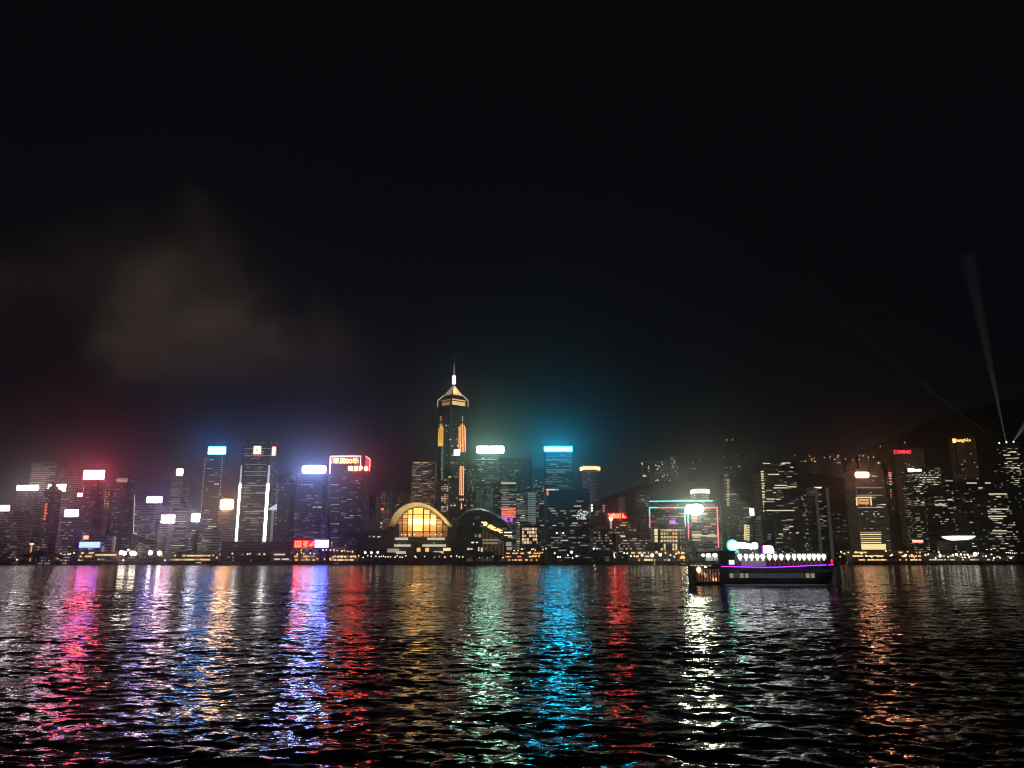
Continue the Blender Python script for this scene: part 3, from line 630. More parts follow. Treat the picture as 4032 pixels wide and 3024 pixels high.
# ------------------------------------------------------------------ the tallest tower, three sided, gold crown and mast
Yc=1388; g0=4.0
t=thing('spired_tower','tallest tower with gold lit crown, needle mast and orange light bars','tower',(P(1784,1800,Yc).x,Yc,g0))
ox=t.location.x
Lc=Vector((P(1723,1600,Yc+24).x-ox,24)); Rc=Vector((P(1843,1600,Yc+24).x-ox,24)); Fc=Vector((P(1776,1590,Yc).x-ox,0)); Bc=Vector((Fc.x+4,60))
def ring(s,cn=.12):
    c=(Lc+Rc+Fc)/3+Vector((0,6)); V=[c+(q-c)*s for q in (Fc,Rc,Bc,Lc)]; o=[]
    for i in range(4):
        p,a,b=V[i],V[i-1],V[(i+1)%4]; o.append(p+(a-p)*cn*.5); o.append(p+(b-p)*cn*.5)
    return [tuple(q) for q in o]
zc=P(1776,1592,Yc).z-g0
MB().prism(ring(1),0,zc).build('wall',F['dark'](),t)
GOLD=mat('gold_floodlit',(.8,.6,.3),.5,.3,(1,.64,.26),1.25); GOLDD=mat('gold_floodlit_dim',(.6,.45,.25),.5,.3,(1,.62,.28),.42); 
z=lambda y:P(1784,y,Yc).z-g0
APX=Vector((Fc.x+3,20))
def rg(k): return [tuple(APX+(Vector(q)-APX)*k) for q in ring(1)]
MB().prism(rg(.9),zc,z(1570)).build('crown_core',BLACK,t)
def frust(k0,k1,y0,y1): 
    lo,hi=rg(k0),rg(k1); n=8
    return MB().add([(p[0],p[1],z(y0)) for p in lo]+[(p[0],p[1],z(y1)) for p in hi],[tuple(range(n-1,-1,-1)),tuple(range(n,2*n))]+[(i,(i+1)%n,n+(i+1)%n,n+i) for i in range(n)])
frust(.9,.60,1570,1549).build('crown_core',BLACK,t); frust(.60,.03,1549,1506).build('crown_core',BLACK,t)
def pan(name,face,q0,q1,k0,k1,y0,y1,m,off=.7):
    A=Vector(Fc); Bq=Vector(Rc if face=='r' else Lc); p=[]
    for d in (1,0):
        for (q,yy,k) in ((q0,y0,k0),(q1,y0,k0),(q1,y1,k1),(q0,y1,k1)):
            v=A+(Bq-A)*q; v=APX+(v-APX)*k; p.append((v.x,v.y-off*d,z(yy)))
    return MB().add(p,[(0,1,2,3),(7,6,5,4),(0,4,5,1),(1,5,6,2),(2,6,7,3),(3,7,4,0)]).build(name,m,t)
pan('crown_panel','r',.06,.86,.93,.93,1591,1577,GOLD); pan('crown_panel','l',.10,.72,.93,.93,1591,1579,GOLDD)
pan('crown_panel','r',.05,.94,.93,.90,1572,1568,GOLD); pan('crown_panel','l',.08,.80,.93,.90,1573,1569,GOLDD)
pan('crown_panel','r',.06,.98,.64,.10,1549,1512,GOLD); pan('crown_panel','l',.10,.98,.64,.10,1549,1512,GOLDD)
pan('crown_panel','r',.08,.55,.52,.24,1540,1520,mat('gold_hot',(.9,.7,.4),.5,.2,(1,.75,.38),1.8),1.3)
ap=(APX.x,APX.y,z(1507))
FR=mat('gold_frame',(.6,.5,.35),.5,.3,(1,.8,.5),.7,False)
for c in (Lc,Rc):
    q=MB().tube((c.x,c.y,zc),(c.x,c.y,z(1567)),.9); e_=APX+(c-APX)*.6; q.tube((c.x,c.y,z(1567)),(e_.x,e_.y,z(1546)),.9); q.build('crown_frame',FR,t)
MP=(ap[0],ap[1])
MB().cyl(*MP,z(1508),z(1470),1.3,1.0,8).cyl(*MP,z(1470),z(1425),1.0,.6,8).build('mast',mat('mast_lit',(.6,.6,.6),.4,.5,(.9,.88,.85),.35,False),t)
MB().cyl(*MP,z(1425),z(1376),.55,.2,8).build('mast_tip',mat('mast_dim',(.4,.42,.45),.4,.5,(.5,.6,.75),.06,False),t)
for y in (1473,1482,1491,1500): MB().cyl(*MP,z(y)-1.2,z(y)+1.2,3.4,n=12).build('mast_light',E('mast_violet',(.62,.42,1),5),t)
def face_y(px,py):
    for _ in range(1):
        x=P(px,py,Yc+10).x-ox
    if x>Fc.x: return Fc.y+(Rc.y-Fc.y)*(x-Fc.x)/(Rc.x-Fc.x)
    return Fc.y+(Lc.y-Fc.y)*(x-Fc.x)/(Lc.x-Fc.x)
def cbar(px,y0,y1,m,r=.7):
    Y=Yc+face_y(px,y0)-1.2; a,b=P(px,y0,Y),P(px,y1,Y); x=(a.x+b.x)/2-ox
    MB().box(x-r,x+r,Y-Yc-.6,Y-Yc+.6,b.z-g0,a.z-g0).build('light_bar',m,t)
OB,YB=E('light_bar_orange',(1,.36,.13),2.3),E('light_bar_yellow',(1,.52,.06),1.5)
for i,(x,y) in enumerate(((1727.5,1687),(1732,1677),(1736,1668),(1740,1676),(1744,1682))): cbar(x,y,1757,YB,.55)
for i,(x,y) in enumerate(((1807.5,1680),(1814,1672),(1820.5,1666),(1827,1675),(1833,1685))): cbar(x,y,1780,OB,.62)
for x in (1811.5,1818,1824.5): cbar(x,1835,1950,OB,.66); cbar(x,1964,1970,OB,.8)
cbar(1816.5,1982,2005,OB,.66)
for y in (1641,1648,1655): cbar(1736,y-2,y+2,WINC['p'],1); cbar(1821,y-2,y+2,WINC['w'],1)
Rw=random.Random(4)
for i in range(62):
    px=Rw.uniform(1736,1838); py=Rw.choice((1675,1684,1690,1698,1715,1731,1755,1793,1822,1848,1862,1865,1878,1890,1920,1948,1955,1961,1970,1985,1990,1996,1999))
    Y=Yc+face_y(px,py)-.4; a=P(px,py,Y); w_=Rw.uniform(.8,2.2)
    block('lit_window',WINC[Rw.choice('wdwde')],t,a.x-ox-w_,a.x-ox+w_,Y-Yc-.3,Y-Yc+.6,a.z-g0-.9,a.z-g0+.9)
for i in range(18): 
    y=1765+i*8; Y=Yc+face_y(1743,y)-.5; a=P(1743-i*.15,y,Y); block('lit_window',WINC['k'],t,a.x-ox-2,a.x-ox+2,Y-Yc-.3,Y-Yc+.6,a.z-g0-1.2,a.z-g0+1.2)
# ------------------------------------------------------------------ signs
S_=sign
S_('pinkish white sign at the start of the skyline',-30,40,1990,2012,1149,(1,.5,.75),14,legs=2)
S_('long plain white sign with cool rim above hazy rooftops',66,154,1911,1930,1249,(1,.88,.88),28,legs=2)
S_('white sign partly hidden by the dark spire',188,261,1908,1934,1300,(1,.78,.74),28,name='wall_sign')
S_('large bright red rimmed sign, strongest red glow of the skyline',327,414,1852,1887,1259,(1,.11,.15),RED_P,legs=2)
S_('small red and white sign below the large red one',304,333,1941,1956,1399-6,(1,.25,.2),9,name='wall_sign')
S_('squat white sign with violet lower rim',253,311,2007,2035,1129,(.85,.55,1),12,legs=2)
S_('long blue rimmed sign close to the waterfront',311,396,2134,2156,1102,(.10,.14,1),9,name='wall_sign')
S_('tiny red triangle shaped sign just above the long blue rimmed sign',328,350,2109,2123,1103,(1,.08,.05),12,name='wall_sign')
S_('violet edged white sign on bluish tower',577,640,1956,1980,1199,(.50,.38,1),VIO_P,legs=2)
S_('small square warm white sign on hazy tower top',694,722,1846,1872,1449,(1,.68,.5),14,legs=2,rnd_=.3)
S_('pink edged white sign on slim pale tower',634,690,2028,2059,1119,(1,.6,.85),34,legs=1)
S_('small bluish white square sign low beside the dotted tower',753,788,2022,2054,1139,(.7,.7,1),36,legs=1,rnd_=.3)
S_('blue rimmed white sign topping the dotted edge tower',819,890,1760,1788,1349,(.10,.36,1),BLU_P,legs=2)
S_('glowing peach coloured sign with rounded corners',866,920,1966,2006,1149,(1,.50,.22),ORG_P,legs=1,rnd_=.35)
S_('brilliant blue white sign, strongest blue glow of the skyline',1190,1284,1834,1863,1324,(.32,.44,1),BIG_BLUE,legs=1,rnd_=.3)
S_('wide mint green white sign with rounded corners',1877,1984,1757,1784,1329,(.48,1,.70),MINT_P,legs=1,rnd_=.15)
S_('narrow cyan sign glowing turquoise along a tower top',2144,2252,1759,1777,1349,(.012,.60,1),CYAN_P,legs=1)
S_('white oval blaze of a sign on neon edged block',2701,2768,1987,2022,1189,(.95,1,.70),WHITE_P,name='wall_sign',rnd_=.45)
S_('flaring orange white sign high on the gridded tower',3368,3420,1859,1880,1259,(1,.36,.18),42,name='wall_sign',rnd_=.4)
S_('white sign of a square and a bar in front of the oval hotel',3575,3596,1844,1858,1449,(1,.9,.7),5,legs=1)
S_('long thin half of the white sign in front of the oval hotel',3598,3627,1847,1856,1449,(1,.95,.75),4,legs=1)
S_('small bright white sign on a corner beside the yellow windows',2953,2968,2002,2030,1255,(1,.9,.7),5,name='wall_sign',rnd_=.3)
S_('tilted white sign among the orange light bars of the tallest tower',1787,1811,1770,1793,1386,(.9,1,.9),4,name='wall_sign')
S_('red framed white sign near the waterfront below the oval hotel',3592,3634,2126,2136,1100,(1,.35,.25),3,name='wall_sign')
# blue screen and red characters on the waterfront hall
S_('white hot waterfront screen with deep blue rim beside red characters',1239,1295,2126,2156,1060,(.10,.10,1),20,name='waterfront_screen')
def glyphs(label,specs,Y,col,power,name='character_sign',back=None):
    xs=[q[0] for q in specs]+[q[1] for q in specs]; ys=[q[2] for q in specs]+[q[3] for q in specs]
    a,b=P(min(xs),max(ys),Y),P(max(xs),min(ys),Y); cx=(a.x+b.x)/2
    t=thing(name,label,'sign',(cx,Y,a.z)); m=E('sign_light_%d'%len(MC),col,power)
    for (x0,x1,y0,y1,kind) in specs:
        p,q=P(x0,y1,Y),P(x1,y0,Y); X0,X1,Z0,Z1=p.x-cx,q.x-cx,p.z-a.z,q.z-a.z; w=X1-X0; h=Z1-Z0; e=min(w,h)*.17; mb=MB()
        def bx(u0,u1,v0,v1): mb.box(X0+u0*w,X0+u1*w,-.3,.3,Z0+v0*h,Z0+v1*h)
        def sl(u0,v0,u1,v1): mb.tube((X0+u0*w,0,Z0+v0*h),(X0+u1*w,0,Z0+v1*h),e*.7,6)
        if kind=='box':
            bx(0,.16,0,1);bx(.84,1,0,1);bx(.16,.84,.86,1);bx(.16,.84,0,.14);bx(.24,.76,.62,.76);bx(.24,.76,.25,.4);bx(.42,.58,.4,.62)
        elif kind=='many':
            sl(.1,.95,.9,.85);sl(.5,1,.1,.55);bx(.15,.95,.6,.72);sl(.9,.6,.2,0);sl(.35,.4,.6,.25);sl(.6,.6,.3,.35);bx(.0,.2,.0,.8);bx(.3,.8,.4,.5)
        elif kind=='roof':
            sl(.5,1,0,.5);sl(.5,1,1,.5);bx(.2,.8,.5,.62);bx(.1,.9,0,.15);bx(.42,.58,.15,.5);bx(.2,.34,.15,.5);bx(.68,.82,.15,.5)
        elif kind=='guest':
            bx(.05,.95,.78,.9);bx(.42,.58,.9,1);sl(.4,.75,.1,.4);sl(.3,.6,.85,.6);sl(.7,.62,.3,.3);bx(.22,.78,0,.12);bx(.22,.36,.12,.36);bx(.64,.78,.12,.36);bx(.3,.7,.32,.42)
        elif kind=='cross': sl(0,1,1,0);sl(0,0,1,1);bx(.3,.8,.35,.6)
        elif kind=='ell': bx(0,.34,0,1);bx(.34,1,0,.32)
        elif kind=='slash': sl(0,0,1,1);sl(.3,.0,1,.4)
        elif kind=='ring':
            n=20;r1=.5;r0=.2;v=[];f=[]
            for d in (-.3,.3):
                for r in (r0,r1): v+=[(X0+w*(.5+r*math.cos(2*math.pi*i/n)),d,Z0+h*(.5+r*math.sin(2*math.pi*i/n))) for i in range(n)]
            for i in range(n):
                j=(i+1)%n; f+=[(i,j,n+j,n+i),(2*n+i,3*n+i,3*n+j,2*n+j),(n+i,n+j,3*n+j,3*n+i),(i,2*n+i,2*n+j,j)]
            mb.add(v,f)
        mb.build('character',m,t)
    a2=MB().box(a.x-cx-1,b.x-cx+1,.35,.8,-1,b.z-a.z+1); a2.build('back_board',back or BLACK,t)
    return t
REDBK=mat('red_back_board',(.4,.02,.02),.6,0,(1,.01,.005),.25,False)
glyphs('two large red characters and a slash beside the waterfront screen',[(1160,1187,2130,2155,'box'),(1191,1216,2129,2154,'guest'),(1217,1238,2131,2150,'slash')],1061,(1,.03,.012),22,back=REDBK)
glyphs('row of four red white characters below the golden lettering',[(1372,1389,1836,1852,'box'),(1394,1410,1836,1852,'box'),(1414,1428,1836,1852,'many'),(1434,1449,1836,1852,'roof')],1297,(1,.05,.025),90,back=REDBK)
def lettering(label,s,x0,x1,y0,y1,Y,col,power,tilt=0,bold=.03,name='name_sign',back=None):
    a,b=P(x0,y1,Y),P(x1,y0,Y)
    t=thing(name,label,'sign',((a.x+b.x)/2,Y,a.z))
    me=text_mesh(s,b.x-a.x,b.z-a.z,E('sign_light_%d'%len(MC),col,power),'lettering',.3,bold); link('lettering',me,t)
    w=(b.x-a.x)/2+.8; MB().box(-w,w,.35,.7,-.8,b.z-a.z+.8).build('back_board',back or BLACK,t); t.rotation_euler.y=tilt
    return t
lettering('golden characters reading the eightieth year inside the red neon crown','華潤80年',1312,1410,1803,1826,1297.5,(1,.72,.30),5,bold=.03,back=REDBK)
lettering('red lit hotel name in capitals on the oval brown tower','CONRAD',3520,3587,1772,1786,1718,(1,.05,.08),3.2,bold=.05)
lettering('amber script name on the curved brown hotel','Shangri-La',3762,3821,1726,1743,1757,(1,.50,.10),3.2,-.06,.06)
S_('small amber emblem before the amber script name',3752,3761,1727,1744,1757,(1,.6,.2),3,name='emblem_sign',rnd_=.4)
glyphs('red lettering ending in a capital letter on a dark waterfront block',[(2396,2412,2023,2040,'cross'),(2409,2424,2022,2040,'roof'),(2424,2443,2023,2040,'box'),(2451,2464,2023,2039,'ell')],1222,(1,.03,.015),LRED_P,back=REDBK)
# logo squares on the two strip tower: white square, orange rim, short diagonal stroke
B=BL['logo']
for k,(x0,x1,y0,y1,lab) in enumerate(((996,1030,1756,1789,'square white logo with a slanted orange stroke on the strip lit tower'),(1069,1088,1759,1795,'narrow white logo panel on the far corner of the strip lit tower'))):
    t=sign(lab,x0+2,x1-2,y0+2,y1-2,1298.8,(1,.9,.72),2.6,name='logo_sign',frame=False)
    a,b=P(x0,y1,1298.5),P(x1,y0,1298.5); w=(b.x-a.x)/2; h=b.z-a.z; m=E('logo_orange',(1,.28,.03),1.5)
    q=MB().box(-w,w,-.5,.5,-1,.2).box(-w,w,-.5,.5,h-1.7,h-.5).box(-w,-w+1.1,-.5,.5,.2,h-1.7).box(w-1.1,w,-.5,.5,.2,h-1.7); q.build('rim',m,t)
    if k==0: MB().tube((-w*.35,-.6,h*.58),(w*.3,-.6,h*.28),1.1).build('stroke',mat('logo_stroke',(.6,.15,.02),.5,0,(1,.22,.01),.5),t)
# ------------------------------------------------------------------ the glowing curved hall (arched roof, glass front, terraces)
Yh=1052; 
def hall():
    cx=P(1652,2060,Yh).x; t=thing('arched_hall','big arched hall with golden glass front and white lit terraces','hall',(cx,Yh,4.0))
    def q(px,py,Y=Yh): p=P(px,py,Y); return p.x-cx, p.z-4.0
    # arch outline in the photograph, foot to foot
    arch=[(1530,2066),(1538,2044),(1551,2021),(1570,2001),(1596,1985),(1626,1976),(1656,1976),(1690,1986),(1722,2007),(1749,2031),(1770,2052),(1785,2070)]
    pts=[q(*a) for a in arch]
    inn=[(x*.84+1.0,max(0,zz-2.2-.11*(zz-q(1650,2066)[1]))) for x,zz in pts]
    v=[];f=[]; n=len(pts); YF0=-4; YB=10.0
    for (yy,sc,dz) in ((YF0,1,0),(22,.985,-1),(48,.93,-5),(72,.82,-14)): v+=[(x*sc,yy,zz+dz*(zz/40)) for x,zz in pts]
    for k in range(3):
        for i in range(n-1): a=k*n; f.append((a+i,a+i+1,a+n+i+1,a+n+i))
    v+=[(x*.985+.2,YF0,zz-1.1) for x,zz in pts]+[(x,YB,zz) for x,zz in inn]; m=4*n
    for i in range(n-1): f.append((i+1,i,m+i,m+i+1)); f.append((m+i+1,m+i,m+n+i,m+n+i+1))
    MB().add(v,f).build('roof',grime(mat('pale_roof_metal',(.68,.64,.5),.5,0),.1,.2),t)
    for k,px in enumerate((1578,1612,1648,1686,1724,1752)):
        l=bpy.data.lights.new('uplight','SPOT'); l.energy=COVE_P*(1 if 0<k<5 else .5); l.color=(1,.70,.30); l.shadow_soft_size=.5; l.spot_size=math.radians(125); l.spot_blend=.6
        o=bpy.data.objects.new('uplight',l); C.objects.link(o); o.parent=t; o.location=(q(px,2080)[0]*.9,3.0,q(px,2090)[1]); o.rotation_euler=(math.radians(180),0,0)
    # dashed openings in the near rim
    for i in (0,1,2):
        a,b=Vector((pts[i][0],0,pts[i][1])),Vector((pts[i+1][0],0,pts[i+1][1])); a2=a.lerp(b,.25)+Vector((.9,-4.3,-.5)); b2=a.lerp(b,.75)+Vector((.9,-4.3,-.5))
        MB().tube(a2,b2,.45).build('rim_opening',BLACK,t)
    # glass front, set back under the roof; each bay its own panel, brighter towards the middle
    def zin(x):
        for (xa,za),(xb,zb) in zip(inn,inn[1:]):
            if xa<=x<=xb: return za+(zb-za)*(x-xa)/(xb-xa)
        return 0
    PAN={}
    def pm(p,c): 
        k=(p,c)
        if k not in PAN: PAN[k]=mat('lit_glass_%d'%len(PAN),(.3,.25,.15),.2,0,c,p*HALL_P)
        return PAN[k]
    gold=(1,.55,.13); amb=(1,.38,.08); hot=(1,.70,.28)
    xs=[1566,1586,1606,1625,1667,1693,1719,1742,1764]; ys=[1992,2026,2041,2051,2066,2092,2114]
    for i in range(8):
        for j in range(6):
            xa,_=q(xs[i],2050,Yh+YB); xb,_=q(xs[i+1],2050,Yh+YB); _,za=q(1650,ys[j],Yh+YB); _,zb=q(1650,ys[j+1],Yh+YB)
            za=min(za,zin((xa+xb)/2)-1.5)
            if za-zb<.8: continue
            mid=2<=i<=5
            if j<2: p,c=(.7 if mid else .45),gold
            elif j in (2,3): p,c=((2.0 if i==3 else 1.5) if mid else .38),(hot if mid else amb)
            elif j==4: p,c=(1.25 if i==3 else .6) if mid else .22,amb
            else: p,c=(.30 if mid else .16),amb
            if i in (0,7): p*=.45
            za2,zaR=min(za,zin(xa)-.8),min(za,zin(xb)-.8)
            MB().add([(xa+.3,YB,zb+.2),(xb-.3,YB,zb+.2),(xb-.3,YB,max(zb+.3,zaR-.2)),(xa+.3,YB,max(zb+.3,za2-.2)),(xa+.3,YB+.3,zb+.2),(xb-.3,YB+.3,zb+.2),(xb-.3,YB+.3,max(zb+.3,zaR-.2)),(xa+.3,YB+.3,max(zb+.3,za2-.2))],
               [(0,1,2,3),(7,6,5,4),(0,4,5,1),(1,5,6,2),(2,6,7,3),(3,7,4,0)]).build('glass_panel',pm(round(p,2),c),t)
    MUL=mat('bronze_mullion',(.10,.05,.03),.5,.3)
    for i,px in enumerate(xs):
        x,_=q(px,2050,Yh+YB); _,zb=q(px,2114,Yh+YB); MB().box(x-(.8 if 2<i<6 else .45),x+(.8 if 2<i<6 else .45),YB-.9,YB+.2,zb,zin(x)-1).build('mullion',MUL,t)
    for py in ys[1:]:
        x0,zz=q(1568,py,Yh+YB); x1,_=q(1762,py,Yh+YB); MB().box(x0,x1,YB-.5,YB+.1,zz-.35,zz+.35).build('transom',MUL,t)
    _,zt=q(1650,2117); x0,_=q(1500,2117); x1,_=q(1830,2117)
    MB().box(x0,x1,4,70,0,zt).build('podium',mat('podium_dark',(.09,.085,.08),.8),t)
    x0,_=q(1400,2117); x1,_=q(2030,2117); _,z2=q(1650,2092)
    sh=MB(); sh.prism([(q(1545,2080)[0],10),(q(1568,2080)[0],9.4),(q(1568,2080)[0],40),(q(1545,2080)[0],40)],0,q(1650,2062)[1]); sh.prism([(q(1762,2080)[0],9.4),(q(1790,2080)[0],10),(q(1790,2080)[0],40),(q(1762,2080)[0],40)],0,q(1650,2062)[1]); sh.build('side_wall',mat('podium_dark',(.09,.085,.08),.8),t)
    L=mat('terrace_light',(.7,.7,.62),.5,0,(1,.95,.75),.75,False)
    for (a,b,y0,y1) in ((1556,1605,2117,2126),(1683,1750,2117,2126),(1553,1615,2144,2152),(1664,1755,2144,2152),(1560,1596,2171,2180),(1706,1745,2170,2179)):
        xa,za=q(a,y0); xb,zb=q(b,y1); MB().box(xa,xb,-2.5,4,zb,za).build('terrace_parapet',L,t)
    D=mat('terrace_dark',(.12,.12,.12),.8)
    for (a,b,y0,y1) in ((1480,1850,2128,2132),(1440,1870,2153,2157),(1440,1880,2182,2186)):
        xa,za=q(a,y0); xb,zb=q(b,y1); MB().box(xa,xb,-4,4,zb,za).build('terrace',D,t)
    for i,(px,py) in enumerate(((1579,2105),(1592,2105),(1609,2105),(1630,2104),(1661,2104),(1689,2104),(1714,2104),(1736,2104))):
        x,zz=q(px,py); MB().ball((x,7,zz),.55).build('down_light',E('downlight',(1,.9,.7),4),t)
    for (a,b,y0,y1,c) in ((1640,1654,2155,2172,'o'),(1674,1688,2154,2172,'o'),(1744,1773,2156,2169,'y'),(1524,1570,2160,2175,'d'),(1571,1573,2140,2150,'w'),(1707,1709,2136,2142,'w')):
        xa,za=q(a,y0); xb,zb=q(b,y1); block('lit_window',WINC[c],t,xa,xb,3.6,4.1,zb,za)
    for k in range(10): x=q(1600+k*18,2080)[0]; 
    return t
hall()
def wing():
    Y=1068; cx=P(1900,2060,Y).x; t=thing('swept_roof_hall','low hall with dark swept roof and a sloping string of amber lights','hall',(cx,Y,4.0))
    def q(px,py): p=P(px,py,Y); return p.x-cx,p.z-4
    out=[(1786,2074),(1806,2040),(1830,2018),(1858,2008),(1892,2007),(1925,2016),(1956,2032),(1985,2050),(2010,2078),(2022,2100)]
    pts=[q(*a) for a in out]; n=len(pts); v=[];f=[]
    for yy,dz in ((0,0),(20,3),(55,2)): v+=[(x,yy,zz+dz) for x,zz in pts]
    for yy,dz in ((0,0),(20,3),(55,2)): v+=[(x*.98,yy,zz+dz-1.4) for x,zz in pts]
    for k in range(2):
        for i in range(n-1):
            a=k*n; f.append((a+i,a+i+1,a+n+i+1,a+n+i)); a+=3*n; f.append((a+i+1,a+i,a+n+i,a+n+i+1))
    for i in range(n-1): f.append((i,3*n+i,3*n+i+1,i+1))
    MB().add(v,f).build('roof',mat('dark_roof_metal',(.10,.11,.12),.35,.4),t,smooth=False)
    low=[q(1790,2196)]+[ (x*.985,zz-1.5) for x,zz in pts[1:-1]]+[q(2016,2196)]
    m=len(low); MB().add([(x,4,zz) for x,zz in low]+[(x,54,zz) for x,zz in low],[tuple(range(m)),tuple(range(2*m-1,m-1,-1))]+[(i,(i+1)%m,m+(i+1)%m,m+i) for i in range(m)]).build('wall',F['dark'](),t)
    # string of amber lights along the sloping eave
    SL=E('eave_amber',(1,.5,.12),3.2); DK=E('eave_yellow',(1,.7,.3),2.4)
    for i in range(44):
        s=R.random(); px=1898+s*84; py=2056+s*42+R.uniform(-8,8)*(1-.2*s); x,zz=q(px,py); w=R.uniform(.5,2.2)
        block('eave_light',SL if R.random()<.6 else DK,t,x-w,x+w,2.6,4.2,zz-.6,zz+.6)
    for (a,b,y0,y1,c) in ((1986,2019,2094,2098,'W'),(1984,2016,2106,2110,'y'),(2000,2018,2112,2116,'o'),(1992,2014,2134,2150,'d'),(1995,2016,2154,2166,'d'),(1900,1965,2124,2128,'d'),(1900,1960,2136,2140,'d'),(1870,1875,2104,2114,'d'),(1884,1893,2102,2116,'d'),(1862,1866,2058,2066,'d'),(1856,1866,2134,2138,'W'),(1874,1880,2134,2138,'W'),(1840,1848,2156,2166,'w'),(1852,1860,2158,2164,'w'),(1882,1887,2154,2170,'w'),(1893,1900,2156,2172,'w')):
        xa,za=q(a,y0); xb,zb=q(b,y1); block('lit_window',WINC[c],t,xa,xb,3.2,4.4,zb,za)
    for i in range(17):
        px=1897+i*5.2; xa,za=q(px,2186); xb,zb=q(px+3.6,2066+i*2.9+18); MB().box(xa,xb,3.3,4.1,za,zb).build('lit_slat',mat('amber_slat_%d'%(i%3),(.3,.2,.1),.6,0,(1,.6,.25),(.05,.09,.03)[i%3],False),t)
    for i in range(26):
        x,zz=q(R.uniform(1900,1985),R.uniform(2115,2190)); block('lit_window',WINC[R.choice('ded')],t,x-.4,x+.4,3.4,4.4,zz-R.uniform(1,3),zz+1)
wing()
def dome():
    Y=1060; cx=P(1472,2088,Y).x; t=thing('glass_dome_hall','dark terraced hall with a faint glass dome before the red neon tower','hall',(cx,Y,4.0))
    b=P(1472,2088,Y).z-4; w=P(1503,2088,Y).x-cx; h=P(1472,2041,Y).z-4-b
    MB().box(-w*2.1,w*3.2,0,40,0,b).build('wall',mat('podium_dark',(.09,.085,.08),.8),t)
    v=[];f=[]; n=12
    for y in (3,28): v+=[(w*math.cos(math.pi*i/n),y,b+h*math.sin(math.pi*i/n)) for i in range(n+1)]
    for i in range(n): f.append((i,i+1,n+2+i,n+1+i))
    f.append(tuple(range(n+1))); f.append(tuple(range(2*n+1,n,-1)))
    MB().add(v,f).build('dome',mat('dome_glass',(.12,.12,.13),.15,.2,(1,.8,.75),.018,False),t)
    for i in range(n):
        a=math.pi*i/n; b2=math.pi*(i+1)/n
        MB().tube((w*math.cos(a),2.8,b+h*math.sin(a)),(w*math.cos(b2),2.8,b+h*math.sin(b2)),.3).build('rib',mat('rib_metal',(.5,.5,.5),.4,.5,(1,.9,.9),.05,False),t) if i%1==0 else None
    for px,py,c in ((1472,2113,'w'),(1490,2114,'w'),(1496,2113,'d'),(1499,2131,'d'),(1502,2060,'w'),(1500,2075,'d'),(1455,2112,'d')):
        p=P(px,py,Y); block('lit_window',WINC[c],t,p.x-cx-1.2,p.x-cx+1.2,-.3,.4,p.z-4-.9,p.z-4+.9)
dome()
# ------------------------------------------------------------------ low waterfront buildings, all glowing warm
def pavilion(label,x0,x1,yt,yb,Y,cols,n,roof='flat',name='waterfront_pavilion',dens=(2,8),h=1.8,rows=None):
    a,b=P(x0,yb,Y),P(x1,yt,Y); cx=(a.x+b.x)/2; w=(b.x-a.x)/2; H=b.z-4.0
    t=thing(name,label,'pavilion',(cx,Y,4.0))
    MB().box(-w,w,0,16,0,H).build('wall',mat('pavilion_wall',(.28,.2,.14),.8),t)
    if roof=='flat': MB().box(-w-1,w+1,-1.5,17,H,H+.7).build('roof',ROOF,t)
    else:
        k=10; pts=[(-w-1+(2*w+2)*i/k,H+2.8*math.sin(math.pi*i/k)) for i in range(k+1)]
        v=[(x,-2,z) for x,z in pts]+[(x,17,z) for x,z in pts]+[(x,-2,z-.6) for x,z in pts]+[(x,17,z-.6) for x,z in pts]; q=k+1; f=[]
        for i in range(k): f+=[(i,i+1,q+i+1,q+i),(2*q+i+1,2*q+i,3*q+i,3*q+i+1),(i,2*q+i,2*q+i+1,i+1),(q+i+1,3*q+i+1,3*q+i,q+i)]
        MB().add(v,f).build('roof',ROOF,t)
    nf=max(1,int(H/4))
    for i in range(n):
        l=R.uniform(*dens); x=R.uniform(-w+.3,max(-w+.4,w-l-.3)); z=(R.randrange(nf)+.5)*H/nf
        block('lit_window',WINC[R.choice(cols)],t,x,min(x+l,w-.1),-.3-.002*i,.3,z-h/2,z+h/2)
    return t
PV=pavilion
PV('long two storey pier terminal glowing amber under a curved dark roof',668,832,2180,2212,1012,'oyoyd',46,'curve',dens=(2,7))
PV('white lit pavilion with bright beams beside the flat dark hall',1066,1142,2174,2210,1014,'wdw',14)
PV('brown quayside shed with warm doorways beside the white lit pavilion',1148,1246,2184,2212,1016,'odpd',14,dens=(2,6))
PV('amber lit quayside shed under the blue waterfront screen',1296,1404,2184,2210,1016,'oyod',26,dens=(1,5))
PV('small amber stall row on the quay under the long blue rimmed sign',302,372,2170,2196,1030,'oyo',12,dens=(2,5))
PV('hazy warm shed row beside the white floodlights',372,470,2176,2200,1032,'yodw',14)
PV('orange red lit stalls at the foot of the big windowed block',1988,2130,2172,2200,1030,'ooyr',34,dens=(1,4),h=1.4)
PV('low quay building with pale doorways below the warm windowed gateway block',2480,2700,2170,2200,1030,'wdoy',26,dens=(1,5),h=2.2)
PV('amber terrace at the foot of the fine gridded tower',3352,3496,2168,2196,1040,'yoyy',26,dens=(3,9))
PV('orange lit pavilion between the gridded tower and the black hall',3538,3626,2168,2196,1040,'oyo',22,dens=(1,4))
PV('white lit row of low kiosks under the bowl roofed hall',3636,3900,2182,2200,1040,'wwdw',22,dens=(1,6),h=1.4)
PV('low white lit sheds where the shoreline darkens',3900,4030,2186,2200,1042,'wde',6,dens=(1,5),h=1.3)
